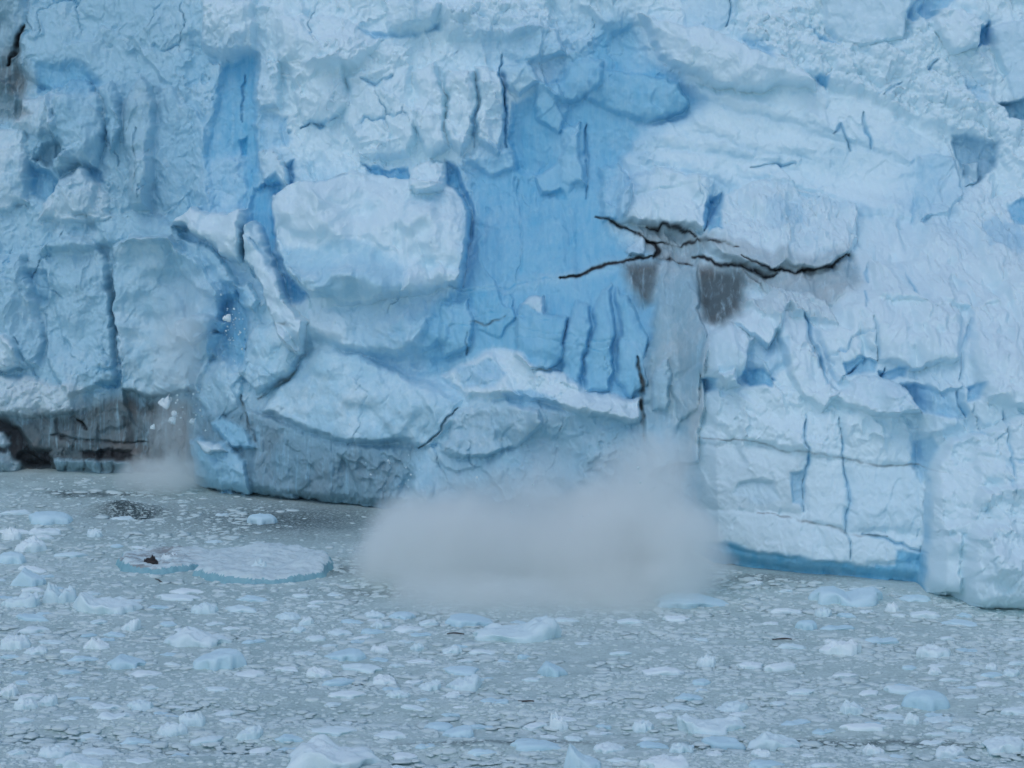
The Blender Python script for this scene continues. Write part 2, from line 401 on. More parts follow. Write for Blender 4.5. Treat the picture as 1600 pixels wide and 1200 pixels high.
blk([(285, 505), (318, 492), (356, 500), (352, 512), (325, 528), (300, 540), (280, 530)], 2.2, 6, 1.2, snow=.6)
blk([(308, 525), (345, 520), (340, 555), (315, 560)], 1.2, 8, 1)
blk([(385, 532), (400, 505), (425, 498), (455, 520), (468, 550), (458, 580), (430, 600), (400, 612), (376, 585)], 2.0, 10, 2.0)
blk([(305, 570), (350, 560), (380, 590), (372, 640), (330, 660), (305, 620)], .6, 12, 1.2)
blk([(300, 560), (320, 562), (308, 620), (300, 660), (296, 620)], -2.0, 6, blue=.35, black=.2)
# arch under the white block and the big slanted face below it
blk([(474, 530), (500, 526), (530, 535), (560, 548), (620, 545), (690, 560), (720, 600), (690, 610), (640, 590), (560, 552), (500, 540)], -1.6, 10, blue=.28, soft=24)
blk([(452, 592), (470, 560), (500, 545), (560, 552), (620, 580), (690, 612), (722, 622), (714, 655), (665, 698), (600, 690), (520, 690), (460, 668), (410, 640), (430, 610)], 1.7, 14, .9, (0, .10), snow=.45, smo=.5)
groove([(400, 622), (440, 600), (460, 578)], 4, .8, dirt=.5)
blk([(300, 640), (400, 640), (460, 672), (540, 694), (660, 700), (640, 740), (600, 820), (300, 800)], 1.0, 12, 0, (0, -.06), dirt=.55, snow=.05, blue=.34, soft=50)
blk([(300, 690), (318, 680), (360, 690), (385, 720), (395, 785), (310, 775), (302, 735)], 1.6, 8, 1.0, blue=.28, snow=.3, dirt=.1)
blk([(316, 688), (335, 684), (352, 692), (362, 704), (335, 704)], 1.0, 4, .5, snow=.9, dirt=0, blue=0)
blk([(330, 660), (345, 648), (385, 670), (400, 700), (370, 700)], 1.2, 7, .6, rub=.3, dirt=.1)
groove([(655, 698), (690, 668), (716, 636)], 3.5, 1.5, black=.5, blue=.4)
groove([(375, 620), (388, 660), (398, 690)], 4, 1.2, black=.35)
for u in (420, 452, 480, 520, 556, 604): groove([(u, 690), (u + 6, 730), (u, 780)], 8, .35, dirt=.5, blue=.25)
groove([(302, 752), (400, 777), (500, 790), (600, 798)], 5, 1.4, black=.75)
# --- top middle
blk([(430, 30), (520, 20), (600, 60), (560, 110), (440, 100)], 1.5, 16, 1.4, (0, .2))
blk([(595, 0), (690, 0), (680, 40), (610, 48)], 1.6, 10, 1.2, snow=.7)
blk([(560, 40), (610, 50), (690, 45), (690, 30), (650, 56), (590, 60)], -1.6, 7, blue=.5)
blk([(450, 100), (530, 90), (545, 160), (520, 195), (470, 190)], 1.4, 10, 1.4, (.1, -.1), snow=.8)
groove([(468, 200), (485, 188), (500, 198), (530, 180)], 5, 1.5, blue=.6)
blk([(540, 120), (640, 100), (655, 180), (640, 240), (560, 250), (540, 190)], 1.6, 12, 1.2, (-.1, .12), snow=.8)
blk([(500, 60), (640, 70), (640, 100), (560, 130), (500, 110)], .6, 16, .6, rub=.5)
groove([(563, 125), (590, 130), (615, 120)], 5, 1.2, blue=.45)
blk([(645, 110), (680, 100), (694, 150), (700, 230), (668, 245), (648, 200)], 1.8, 9, 1.2, (.1, 0))
blk([(696, 110), (742, 105), (745, 200), (720, 245), (700, 225)], 2.0, 9, 1.0, (.08, 0))
blk([(744, 100), (782, 110), (790, 200), (778, 242), (748, 220)], 2.2, 7, .8, (-.05, -.1))
groove([(742, 120), (743, 200), (742, 230)], 3.5, .9, blue=.55)
groove([(785, 80), (782, 120), (790, 175), (793, 230)], 4, 1.8, blue=.9)
blk([(690, 0), (860, -10), (870, 40), (800, 60), (700, 60)], .6, 14, .6, rub=.75)
blk([(780, 45), (870, 40), (885, 85), (820, 100), (785, 80)], 1.6, 10, 1.0, snow=.55)
blk([(785, 100), (830, 95), (845, 130), (815, 150), (790, 140)], 1.4, 8, 1.2, snow=.5)
# the tall blue wall
BLUEWALL = [(850, 132), (900, 92), (940, 44), (985, 32), (1010, 70), (1060, 120), (1112, 160), (1062, 190), (1000, 205), (962, 262), (938, 300), (952, 350), (968, 372), (1020, 398), (960, 410), (880, 432), (800, 446), (718, 442), (730, 380), (735, 300), (722, 262), (762, 250), (790, 240), (794, 190), (820, 160)]
blk(BLUEWALL, -2.6, 18, 0, blue=.66, soft=46, smo=.75, snow=.3)
blk([(955, 50), (985, 36), (1010, 75), (1015, 110), (975, 110), (950, 80)], -1.5, 10, 0, (.15, 0), blue=.45)
blk([(850, 140), (905, 92), (945, 95), (940, 130), (900, 160), (860, 160)], 1.0, 9, .8, (0, .15), blue=.5)
blk([(930, 110), (1010, 115), (1060, 125), (1080, 165), (1010, 195), (950, 170), (915, 155)], 1.2, 9, .8, (.05, -.1), blue=.6)
blk([(838, 130), (870, 128), (890, 170), (870, 210), (838, 180)], .8, 8, .6, (-.2, 0), blue=.45)
blk([(800, 160), (835, 150), (870, 215), (868, 258), (838, 276), (810, 262), (795, 215)], -1.2, 7, 0, (.2, -.12), blue=.7)
blk([(722, 250), (760, 215), (800, 235), (805, 262), (770, 275)], .6, 8, .4, (0, .1), blue=.35)
blk([(835, 275), (870, 255), (890, 215), (915, 190), (920, 290), (880, 300), (845, 300)], .9, 8, .3, (-.15, .05), blue=.5)
blk([(875, 200), (905, 185), (912, 290), (880, 290)], .8, 8, .4, (.25, 0), blue=.42)
groove([(917, 190), (920, 240), (914, 310)], 5, 1.4, blue=.85)
groove([(810, 275), (812, 340), (810, 440)], 4, .7, blue=.8)
groove([(737, 300), (732, 370), (722, 440)], 5, .8, blue=.8)
for u, a in ((760, .4), (785, -.4), (840, .4), (872, -.4), (905, .4)): groove([(u, 300), (u - 3, 360), (u, 430)], 12, .25 * (1 if a > 0 else -1), blue=.66)
blk([(858, 300), (880, 296), (892, 308), (860, 312)], -.8, 4, blue=.8)
blk([(938, 262), (965, 255), (985, 280), (980, 340), (945, 345), (935, 300)], 1.2, 8, 1.0, blue=.48)
# --- upper right: snowy shoulder, ridges, rubble
blk([(1000, 18), (1060, 40), (1100, 40), (1180, 78), (1240, 100), (1266, 122), (1272, 142), (1225, 135), (1150, 145), (1105, 128), (1060, 108), (1028, 80), (1010, 50)], 2.6, 9, 1.6, (0, .1), snow=.9, smo=.3)
blk([(1060, -10), (1160, -10), (1150, 30), (1110, 48), (1070, 40)], -.8, 8, 0, (.1, 0), blue=.22, smo=.6)
groove([(1142, -5), (1140, 40)], 3, 1.2, blue=.8)
blk([(1145, 30), (1280, -10), (1290, 60), (1400, 75), (1440, 30), (1520, 20), (1540, 60), (1560, 160), (1620, 200), (1620, 320), (1540, 230), (1480, 200), (1400, 175), (1290, 130), (1190, 80)], .4, 16, .4, rub=.9, snow=1, soft=24)
blk([(1280, -20), (1428, -20), (1408, 62), (1360, 72), (1310, 68), (1286, 40)], 1.0, 7, 1.0, (.03, -.18), blue=.12, smo=.8, snow=.8)
blk([(1268, 38), (1290, 58), (1310, 72), (1285, 66)], -1.5, 5, blue=.65)
blk([(1410, 20), (1440, -10), (1500, -10), (1450, 30), (1425, 32)], -1.4, 6, blue=.55)
blk([(1455, 15), (1500, 10), (1540, 40), (1530, 75), (1485, 80), (1460, 50)], 2, 8, 1.8, rub=.3)
blk([(1532, 45), (1552, 30), (1550, 70), (1530, 76)], -3, 5, blue=.85)
blk([(1548, 42), (1620, 20), (1620, 160), (1585, 150), (1565, 110)], .4, 7, .5, (-.15, -.1), blue=.2, smo=.7)
blk([(1562, 158), (1620, 150), (1620, 186), (1575, 186)], -3.2, 6, blue=.8, black=.3)
blk([(1496, 122), (1540, 130), (1545, 160), (1520, 160)], -1, 7, blue=.25)
blk([(1160, 60), (1190, 60), (1210, 100), (1180, 80)], -.8, 6, blue=.4)
blk([(1275, 120), (1300, 115), (1290, 140)], -1.5, 5, blue=.7)
groove([(1380, 152), (1395, 140), (1410, 128)], 5, 1.2, blue=.5)
groove([(1448, 110), (1462, 98)], 5, 1.2, blue=.55)
SMOOTHBAND = [(1080, 130), (1150, 145), (1260, 140), (1360, 160), (1440, 210), (1490, 260), (1440, 345), (1340, 330), (1250, 290), (1120, 285), (960, 300), (970, 250), (1010, 205), (1100, 165)]
blk(SMOOTHBAND, .5, 14, .4, smo=.7, snow=.7)
for q, (a, b) in enumerate((((1020, 215), (1250, 250)), ((1090, 190), (1270, 235)), ((1120, 150), (1330, 215)), ((1150, 260), (1400, 320)), ((1000, 245), (1140, 275)), ((1200, 275), (1420, 330)), ((1260, 180), (1420, 250)))):
    mx, my = (a[0] + b[0]) / 2, (a[1] + b[1]) / 2 + (8 if q % 2 else -6)
    groove([a, (mx, my), b], 12, -.4)
    groove([(a[0], a[1] + 14), (mx, my + 15), (b[0], b[1] + 13)], 8, .35, blue=.2)
groove([(1170, 262), (1210, 258), (1245, 252)], 4, 1.0, blue=.6)
groove([(1350, 175), (1353, 200), (1360, 230)], 5, 1.2, blue=.6)
groove([(1300, 210), (1312, 195), (1330, 235)], 5, 1.2, blue=.5)
blk([(1430, 245), (1455, 240), (1490, 250), (1505, 300), (1480, 335), (1435, 342), (1430, 290)], 1.2, 8, .6, (.1, 0), blue=.3, smo=.7)
groove([(1436, 245), (1434, 300), (1425, 345)], 9, .8, blue=.4)
blk([(1488, 212), (1520, 214), (1560, 226), (1556, 262), (1525, 285), (1500, 262)], -3, 7, 0, blue=.5, dirt=.15)
blk([(1505, 255), (1530, 250), (1528, 280), (1508, 285)], 1.6, 5, .6, blue=.3)
blk([(1500, 300), (1620, 200), (1620, 480), (1430, 400), (1440, 350)], .6, 20, .6, rub=.75, snow=1, soft=30)
blk([(1570, 318), (1620, 300), (1620, 350), (1585, 352)], -2.2, 8, blue=.7)
blk([(1530, 340), (1590, 350), (1620, 400), (1540, 395)], -.8, 12, blue=.35)
blk([(965, 300), (985, 275), (1030, 262), (1075, 272), (1112, 282), (1112, 335), (1098, 358), (1060, 352), (1015, 350), (968, 345)], 2.0, 8, 1.6, snow=.8, smo=.5)
blk([(1096, 340), (1110, 300), (1128, 295), (1128, 360), (1105, 366)], -2.4, 6, blue=.65)
blk([(1128, 305), (1160, 290), (1210, 285), (1270, 300), (1335, 325), (1338, 372), (1326, 398), (1290, 412), (1240, 412), (1200, 416), (1150, 405), (1110, 390), (1095, 368)], 1.8, 8, 1.2, rub=.8, snow=1)
blk([(1190, 320), (1250, 315), (1260, 350), (1200, 360)], -.6, 14, blue=.25, rub=.9)
blk([(1100, 372), (1150, 375), (1240, 395), (1322, 392), (1322, 405), (1290, 413), (1200, 418), (1140, 406)], .6, 6, .4, dirt=.35, snow=.6, rub=.15, soft=12)
# --- black seams and stains of the middle
blk([(985, 345), (1060, 350), (1110, 372), (1100, 405), (1030, 402), (1005, 385)], -.2, 8, dirt=.5, soft=18)
groove([(930, 338), (955, 345), (978, 352), (1008, 366), (1022, 378)], 4, 1.0, black=1.06, dirt=.8, cw=2.2, warp=False)
groove([(1010, 350), (1035, 350), (1060, 354), (1090, 368)], 4, 1.0, black=1.06, dirt=.8, cw=2.2, warp=False)
groove([(1018, 374), (1060, 372), (1092, 370), (1115, 378), (1150, 384)], 3, .8, black=.9, dirt=.9)
blk([(978, 388), (1004, 364), (1012, 370), (1008, 394), (985, 396)], 1.2, 4, .5, snow=.9, dirt=0)
SEAM = [(874, 433), (900, 430), (925, 418), (960, 410), (1000, 401), (1024, 396)]
groove(SEAM, 5, 1.2, black=1.25, dirt=.9, cw=2.8, warp=False)
groove([(1010, 370), (1024, 376), (1028, 390), (1020, 400)], 6, 1.4, black=1.2, cw=5)
groove([(1024, 398), (1050, 402), (1085, 403)], 3, .8, black=1.0, cw=4)
groove([(1082, 394), (1102, 396), (1118, 408), (1160, 413), (1195, 420), (1215, 422)], 6, 1.2, black=1.25, cw=3.3, warp=False)
groove([(1155, 398), (1180, 408), (1215, 417), (1245, 419), (1262, 412), (1298, 415), (1312, 402), (1328, 396)], 4, 1.1, black=1.2, cw=2.4, warp=False)
groove([(1160, 420), (1178, 430), (1200, 445)], 3, .6, black=.7)
groove([(700, 446), (760, 444), (820, 440), (880, 431)], 3, .6, blue=1)
blk([(974, 414), (1026, 402), (1024, 440), (1016, 472), (1000, 478), (984, 452)], -.5, 14, dirt=.95, black=.2, soft=26, blue=.15)
blk([(1094, 408), (1150, 416), (1192, 424), (1168, 446), (1155, 484), (1128, 508), (1100, 500), (1088, 460)], -1.2, 12, dirt=1.0, black=.25, soft=24)
blk([(1150, 415), (1330, 405), (1350, 440), (1300, 470), (1220, 450), (1170, 440)], .5, 12, .4, dirt=.45, snow=.6, soft=24)
# pale pillar
blk([(1034, 405), (1094, 405), (1090, 480), (1104, 525), (1100, 600), (1090, 720), (1010, 740), (1000, 600), (1018, 520), (1024, 460)], 1.2, 9, .5, (.1, .05), dirt=.36, snow=.35, smo=.5, soft=14)
groove([(1050, 480), (1058, 500), (1060, 520)], 5, .5)
blk([(1015, 590), (1040, 560), (1050, 600), (1040, 640), (1018, 640)], .9, 7, .7, dirt=.2)
blk([(1050, 600), (1085, 570), (1100, 560), (1085, 640), (1060, 665)], 1.0, 7, .8, dirt=.3)
groove([(1000, 560), (1002, 610), (1006, 660), (1008, 690)], 5, 1.4, dirt=1.1, black=.35)
# fluted blue columns below the seam
blk([(718, 446), (800, 448), (880, 434), (974, 414), (984, 452), (1020, 482), (1016, 560), (1000, 625), (920, 622), (870, 600), (860, 570), (800, 560), (740, 552), (670, 575), (660, 520), (690, 470)], -1.6, 10, 0, blue=.60, snow=.2, soft=34, smo=.7)
blk([(735, 450), (800, 450), (806, 500), (780, 525), (745, 515), (738, 490)], .4, 6, .3, (.15, 0), blue=.66)
blk([(812, 472), (830, 460), (848, 462), (852, 486), (884, 492), (878, 560), (862, 575), (830, 578), (802, 558), (806, 510)], 1.6, 6, 1.2, blue=.55)
blk([(815, 470), (832, 460), (850, 466), (852, 486), (835, 482)], .3, 6, .2, blue=.2, snow=.7)
for p in ([(884, 500), (900, 470), (925, 480), (915, 560), (905, 612), (872, 600)], [(918, 560), (930, 480), (952, 440), (962, 520), (952, 610), (915, 612)], [(962, 600), (972, 520), (960, 450), (985, 470), (1012, 520), (1008, 600), (985, 618)], [(690, 480), (735, 460), (740, 540), (690, 560)]):
    blk(p, .9, 7, 1.0, blue=.52)
for p in ([(740, 492), (800, 488), (870, 502)], [(812, 512), (870, 520), (930, 532), (1012, 534)], [(806, 525), (870, 532), (940, 548)], [(690, 505), (740, 508), (800, 500)]):
    groove(p, 2.5, .25, blue=1)
groove([(732, 500), (760, 506), (790, 495)], 3, .4, dirt=.6)
groove([(731, 520), (732, 552)], 2.5, .6, black=.5)
# snow ledge
blk([(690, 590), (735, 562), (785, 540), (812, 552), (838, 575), (880, 588), (920, 612), (1000, 622), (998, 660), (920, 650), (850, 625), (780, 618), (730, 620)], 1.5, 10, .6, (0, .4), rub=.5, snow=1, blue=0, soft=14)
blk([(640, 720), (715, 640), (735, 600), (850, 610), (1000, 640), (1060, 660), (1060, 780), (640, 800)], 1.8, 30, .5)
blk([(712, 572), (770, 562), (792, 580), (770, 604), (722, 606)], -.3, 8, 0, blue=.42)
blk([(786, 616), (830, 606), (868, 620), (880, 638), (830, 640), (795, 630)], -.8, 7, blue=.55)
blk([(720, 640), (800, 630), (1000, 650), (1070, 670), (1060, 860), (640, 860), (660, 740)], .2, 16, 0, blue=.18, snow=.35, dirt=.18, soft=40)
blk([(715, 640), (790, 625), (840, 640), (850, 660), (800, 700), (720, 720), (690, 700)], 1.6, 10, 1.0, snow=.5)
# --- right block
blk([(1093, 545), (1112, 518), (1142, 500), (1172, 528), (1164, 580), (1130, 604), (1096, 592)], 1.8, 7, 1.4, (.1, .05), snow=.8)
blk([(1142, 500), (1180, 470), (1215, 450), (1232, 470), (1210, 520), (1200, 540), (1176, 528)], 1.6, 7, .8, (.2, .15), snow=1)
blk([(1205, 480), (1240, 490), (1262, 510), (1290, 570), (1310, 610), (1285, 640), (1255, 615), (1225, 560)], 1.4, 8, 1.0, (-.1, .1), snow=.9)
blk([(1160, 470), (1215, 445), (1290, 460), (1310, 500), (1250, 490), (1200, 490)], .6, 8, .6, rub=.8, dirt=.15)
blk([(1176, 535), (1235, 520), (1230, 560), (1210, 592), (1160, 575)], -1.0, 8, 0, blue=.30)
blk([(1158, 572), (1190, 580), (1216, 590), (1208, 606), (1176, 602), (1160, 590)], -2.2, 5, blue=.7)
blk([(1095, 592), (1124, 590), (1122, 606), (1098, 616)], -2.2, 5, blue=.65)
blk([(1122, 580), (1146, 575), (1158, 598), (1135, 605)], 1.6, 6, 1, snow=1)
blk([(1095, 612), (1160, 598), (1220, 606), (1252, 600), (1262, 640), (1260, 706), (1160, 696), (1078, 690), (1084, 640)], .7, 18, .4, (0, .08), snow=1, rub=.25)
blk([(1262, 645), (1300, 640), (1312, 650), (1318, 718), (1258, 712)], .5, 14, .4, snow=1)
blk([(1316, 650), (1350, 635), (1400, 640), (1425, 680), (1440, 728), (1360, 728), (1314, 718)], .6, 16, .4, snow=1)
blk([(1290, 620), (1340, 585), (1385, 590), (1410, 610), (1440, 645), (1400, 650), (1340, 640)], 1.4, 8, 1.0, (0, .3), snow=1, rub=.35)
blk([(1318, 555), (1345, 552), (1370, 560), (1368, 580), (1325, 582)], -2.2, 5, blue=.6)
blk([(1372, 578), (1420, 575), (1415, 592), (1376, 592)], -2.2, 5, blue=.6)
groove([(1378, 588), (1384, 572)], 4, 1.5, blue=1)
blk([(1406, 605), (1448, 600), (1470, 610), (1505, 598), (1516, 640), (1508, 654), (1444, 646), (1425, 630)], -3, 7, 0, (.1, 0), blue=.55)
groove([(1500, 606), (1505, 632), (1512, 650)], 4, 1.4, blue=1)
blk([(1514, 598), (1540, 592), (1532, 620), (1516, 626)], -2, 6, blue=.6)
groove([(1258, 488), (1266, 512), (1282, 545), (1292, 580), (1302, 600)], 6, 1.8, blue=.75)
groove([(1362, 500), (1366, 530), (1369, 556)], 3.5, 1.2, blue=.7)
groove([(1418, 418), (1428, 440), (1432, 462)], 3, 1.0, blue=.7)
groove([(1354, 410), (1352, 425), (1358, 440)], 4, 1.0, blue=.6)
groove([(1350, 456), (1354, 470), (1352, 486)], 3, .8, blue=.6)
groove([(1262, 645), (1258, 690), (1262, 720), (1257, 760), (1258, 800)], 3.5, 1.2, blue=.7)
groove([(1312, 650), (1315, 710), (1325, 770), (1325, 830), (1328, 880)], 3, 1.0, blue=.6)
groove([(1520, 490), (1508, 540), (1502, 590)], 6, 1.2, blue=.5)
groove([(1568, 640), (1572, 700), (1575, 770)], 3, .8, blue=.6)
blk([(1270, 470), (1340, 480), (1345, 560), (1310, 590), (1280, 520)], .8, 8, .5, (.15, 0), snow=1)
blk([(1330, 450), (1420, 460), (1500, 480), (1500, 560), (1420, 580), (1370, 555), (1345, 520)], 1.2, 12, 1.2, (0, .12), snow=1, rub=.3)
blk([(1360, 410), (1430, 400), (1520, 420), (1560, 470), (1440, 480), (1370, 470)], .8, 12, 1.0, snow=1, rub=.35)
blk([(1520, 470), (1620, 420), (1620, 640), (1540, 620), (1520, 560)], 1.4, 14, 1.4, snow=1, rub=.4)
blk([(1428, 690), (1460, 680), (1470, 700), (1452, 740), (1440, 760), (1428, 730)], -1.4, 8, blue=.5)
blk([(1452, 740), (1480, 690), (1620, 640), (1620, 960), (1500, 945), (1438, 925), (1442, 830)], 2.4, 9, 1.2, snow=1, rub=.5)
blk([(1520, 760), (1620, 750), (1620, 960), (1500, 950), (1500, 860)], 1.4, 12, .8, rub=.6)
blk([(1440, 840), (1495, 830), (1492, 925), (1440, 925)], .8, 9, .6, rub=0, smo=.6)
groove([(1452, 735), (1446, 790), (1442, 850), (1440, 915)], 5, 1.6, blue=.55)
blk([(1080, 690), (1160, 698), (1258, 712), (1256, 800), (1180, 800), (1075, 790)], .2, 18, .3, (.05, -.05), smo=.7, dirt=.08)
blk([(1143, 772), (1155, 754), (1180, 748), (1208, 754), (1222, 780), (1190, 790)], -1.0, 6, 0, (0, .3), blue=.15)
blk([(1232, 740), (1258, 735), (1258, 792), (1240, 786)], -1.6, 6, blue=.5)
blk([(1330, 720), (1440, 735), (1440, 830), (1330, 830)], .2, 16, .3, smo=.5, blue=.08)
blk([(1264, 712), (1320, 720), (1322, 830), (1262, 820)], .25, 12, .3, (-.05, 0), smo=.7)
blk([(1080, 790), (1200, 800), (1330, 835), (1440, 840), (1440, 870), (1330, 884), (1200, 866), (1085, 850)], .2, 10, .3, smo=.75)
for p in ([(1095, 682), (1160, 690), (1220, 704), (1262, 705), (1320, 716), (1400, 729), (1440, 725), (1475, 735)], [(1180, 800), (1240, 812), (1330, 834), (1390, 842)]):
    groove(p, 3, .12, dirt=.6, black=.06, cw=1.9)
groove([(1350, 835), (1400, 848), (1445, 860)], 4, 1.0, blue=.6)
# wet band at the waterline of the right block
blk([(1085, 848), (1150, 852), (1200, 864), (1260, 868), (1330, 884), (1400, 882), (1400, 858), (1442, 860), (1442, 930), (1300, 925), (1200, 915), (1110, 900)], -1.0, 7, 0, (0, -.12), blue=.72, snow=.1, soft=12, smo=.8)
groove([(1110, 886), (1200, 900), (1300, 911), (1442, 919)], 4, 1.6, blue=.9)
groove([(1500, 936), (1550, 940), (1600, 946)], 4, 1.2, black=.4)
# --- notch the sea has cut, everywhere
D -= 1.1 * (1 - sst(.1, 1.3, Z))

# --- break the faces up
D0 = D.copy()
q1 = fbm(X * .25, Z * .25, 3, 61); q2 = fbm(X * .25, Z * .25, 3, 62)
FX, FZ = X + q1 * .9, Z + q2 * .9
amp = 1 - .85 * np.clip(SMO, 0, 1)
SH = .35 * Z
D += amp * .8 * facets((FX + SH) / 4.6, FZ / 6.5, 100, 30, 1.1, 1.0)
D += amp * .24 * facets((FX - SH * .6) / 2.0 + 7, FZ / 2.9, 110, 34, 1.3, .9)
D += (.1 + .9 * amp) * .10 * facets(FX / .9 + 3, FZ / 1.3, 120, 30, 1.3, .9)
D += (.1 + .9 * amp) * .022 * facets(FX / .45, FZ / .5, 130, 12, 1.0, 1.0)
D += (.15 + .5 * amp) * .5 * fbm(X * .55, Z * .2, 5, 140, .5)                      # vertical fluting
D += .035 * fbm(X * 1.6, Z * 1.3, 4, 150, .6)
def crevices(x, y, s):
    i, j = np.floor(x).astype(np.int64), np.floor(y).astype(np.int64); a = np.full(x.shape, 9.); b = a.copy()
    for di in (-1, 0, 1):
        for dj in (-1, 0, 1):
            d = np.hypot(x - (i + di + h2(i + di, j + dj, s)), y - (j + dj + h2(i + di, j + dj, s + 1)))
            b = np.minimum(b, np.maximum(a, d)); a = np.minimum(a, d)
    return b - a
gate = sst(.25, .8, fbm(X * .16, Z * .12, 3, 200)) * (1 - np.clip(RUB, 0, 1) * .7) * (1 - .85 * np.clip(SMO, 0, 1))
cv = np.exp(-(crevices((FX + .25 * fbm(X, Z, 3, 201)) / 3.4, (FZ + .25 * fbm(X, Z, 3, 202)) / 6.0, 210) / .035) ** 2) * gate
D -= .4 * cv; AT['blue'] = np.maximum(AT['blue'], .5 * cv)
sg = .35 + .65 * sst(-.3, .4, fbm(X * .12, Z * .12, 2, 230))
D -= amp * sg * 1.1 * lumps(FX / 4.2 + .3 * wu, FZ / 5.5 + .3 * wv, 240)                 # conchoidal scoops with sharp arrises
D -= (.15 + .85 * amp) * sg * .38 * lumps((FX + SH) / 1.7, FZ / 2.4, 250)
D -= amp * .13 * lumps(FX / .75, FZ / .9, 260)
gr = 1 - np.abs(fbm(X * 1.1 + .4 * Z, Z * .8, 4, 220)); D += (.25 + .75 * amp) * .10 * gr
rb = np.clip(RUB + .25 * fbm(X * .3, Z * .3, 3, 160) * (RUB > .05), 0, 1)
rw = perlin(X * .8, Z * .8, 170) * .4
D += rb * (1.1 * lumps((X + rw) / 1.8, (Z - rw) / 1.6, 180) + .5 * lumps(X / .7 + rw, Z / .64, 190) + .2 * lumps(X / .3, Z / .3, 195))
AT['snow'] = np.clip(AT['snow'] + .25 * rb, 0, 1)
AT['blue'] = np.clip(AT['blue'], 0, 1)

# fade relief away outside the view, then build the surface
sl = np.clip(np.gradient(Y, axis=0) / np.gradient(Z, axis=0), .14, .8)
sl = .14 + (sl - .14) * sst(8, 16, Z)
D1 = D - D0
ln = np.sqrt(1 + sl * sl)
GX, GY, GZ = X, Y - D0 * CP - D1 / ln, Z + (D0 * SP + D1 * sl / ln) * sst(-.5, 2.5, Z)
Pn = np.stack([GX, GY, GZ], -1)
du = np.gradient(Pn, axis=1); dv = np.gradient(Pn, axis=0)
Nn = np.cross(du, dv); Nn /= np.linalg.norm(Nn, axis=-1, keepdims=True) + 1e-12
nr, nc = X.shape

PARTS = [  # name, label, outline in photograph pixels (later ones win)
    ('rubble_slope', 'heaped white snow rubble of the upper right', [(1145, 30), (1280, -10), (1290, 60), (1400, 75), (1440, 30), (1520, 20), (1620, -10), (1620, 420), (1500, 340), (1540, 230), (1480, 200), (1400, 175), (1290, 130), (1190, 80)]),
    ('snow_shoulder', 'smooth white shoulder of snow beside the blue wall', [(1000, 18), (1060, 40), (1100, 40), (1180, 78), (1240, 100), (1266, 122), (1272, 142), (1225, 135), (1150, 145), (1105, 128), (1060, 108), (1028, 80), (1010, 50)]),
    ('blue_ice_wall', 'tall recessed wall of clear blue ice', BLUEWALL),
    ('blue_ice_wall', 'fluted blue columns below the black seam', [(718, 446), (800, 448), (880, 434), (974, 414), (1020, 482), (1016, 560), (1000, 625), (920, 622), (870, 600), (800, 560), (740, 552), (670, 575), (660, 520), (690, 470)]),
    ('blue_recess', 'deep blue recess beside a pale slab', [(345, 100), (372, 86), (400, 80), (401, 190), (405, 260), (385, 330), (330, 330), (318, 240), (335, 150)]),
    ('serac', 'white block with flat top', BLOCK),
    ('serac', 'squared pale block of the left cliff', [(178, 385), (215, 370), (270, 372), (325, 420), (350, 470), (330, 560), (312, 612), (240, 620), (190, 610), (184, 500)]),
    ('ice_fin', 'white wedge shaped fin', [(268, 352), (285, 340), (300, 326), (318, 334), (338, 332), (362, 336), (386, 328), (384, 372), (376, 412), (352, 400), (320, 372), (292, 356)]),
    ('ice_fin', 'long leaning blade of ice', [(388, 356), (398, 345), (408, 358), (424, 398), (440, 432), (452, 468), (482, 506), (474, 548), (466, 552), (448, 538), (432, 508), (414, 452), (398, 420), (384, 408)]),
    ('dirty_base', 'grey dirt streaked foot of the left cliff', [(-60, 650), (80, 652), (200, 620), (298, 640), (298, 780), (-60, 780)]),
    ('dirty_base', 'teal grey undercut foot of the slanted block', [(300, 640), (400, 640), (460, 672), (540, 694), (660, 700), (640, 740), (600, 830), (300, 810)]),
    ('slanted_face', None, [(452, 592), (470, 560), (500, 545), (560, 552), (620, 580), (690, 612), (722, 622), (714, 655), (665, 698), (600, 690), (520, 690), (460, 668), (410, 640), (430, 610)]),
    ('snow_ledge', None, [(690, 590), (735, 562), (785, 540), (812, 552), (838, 575), (880, 588), (920, 612), (1000, 622), (998, 660), (920, 650), (850, 625), (780, 618), (730, 620)]),
    ('stained_slab', 'rubble topped slab edged by black dirt', [(1128, 305), (1160, 290), (1210, 285), (1270, 300), (1335, 325), (1338, 372), (1326, 398), (1290, 412), (1240, 418), (1200, 420), (1150, 412), (1085, 400), (1015, 398), (985, 345), (1060, 350), (1095, 368)]),
    ('dirt_stain', 'brown grey stain hanging below the black seam', [(1094, 408), (1150, 416), (1192, 424), (1168, 446), (1155, 484), (1128, 508), (1100, 500), (1088, 460)]),
    ('dirt_stain', 'dark brown stain on the blue columns', [(974, 414), (1026, 402), (1024, 440), (1016, 472), (1000, 478), (984, 452)]),
    ('ice_pillar', 'pale dirty pillar below the seam', [(1034, 405), (1094, 405), (1090, 480), (1104, 525), (1092, 585), (1070, 660), (1008, 660), (1006, 600), (1020, 520), (1026, 460)]),
    ('serac', 'low white block with two thin dirt lines and a blue waterline', [(1080, 640), (1095, 545), (1142, 500), (1215, 450), (1290, 480), (1345, 560), (1410, 610), (1450, 650), (1452, 740), (1442, 930), (1300, 930), (1110, 905), (1060, 850)]),
    ('serac', 'rough white block at the waterline', [(1452, 740), (1480, 690), (1640, 640), (1640, 1000), (1500, 960), (1442, 935)]),
    ('waterline_band', 'wet deep blue band of ice above the water', [(1085, 848), (1150, 852), (1200, 864), (1260, 868), (1330, 884), (1400, 882), (1400, 858), (1442, 860), (1442, 940), (1300, 935), (1200, 925), (1090, 910)]),
]
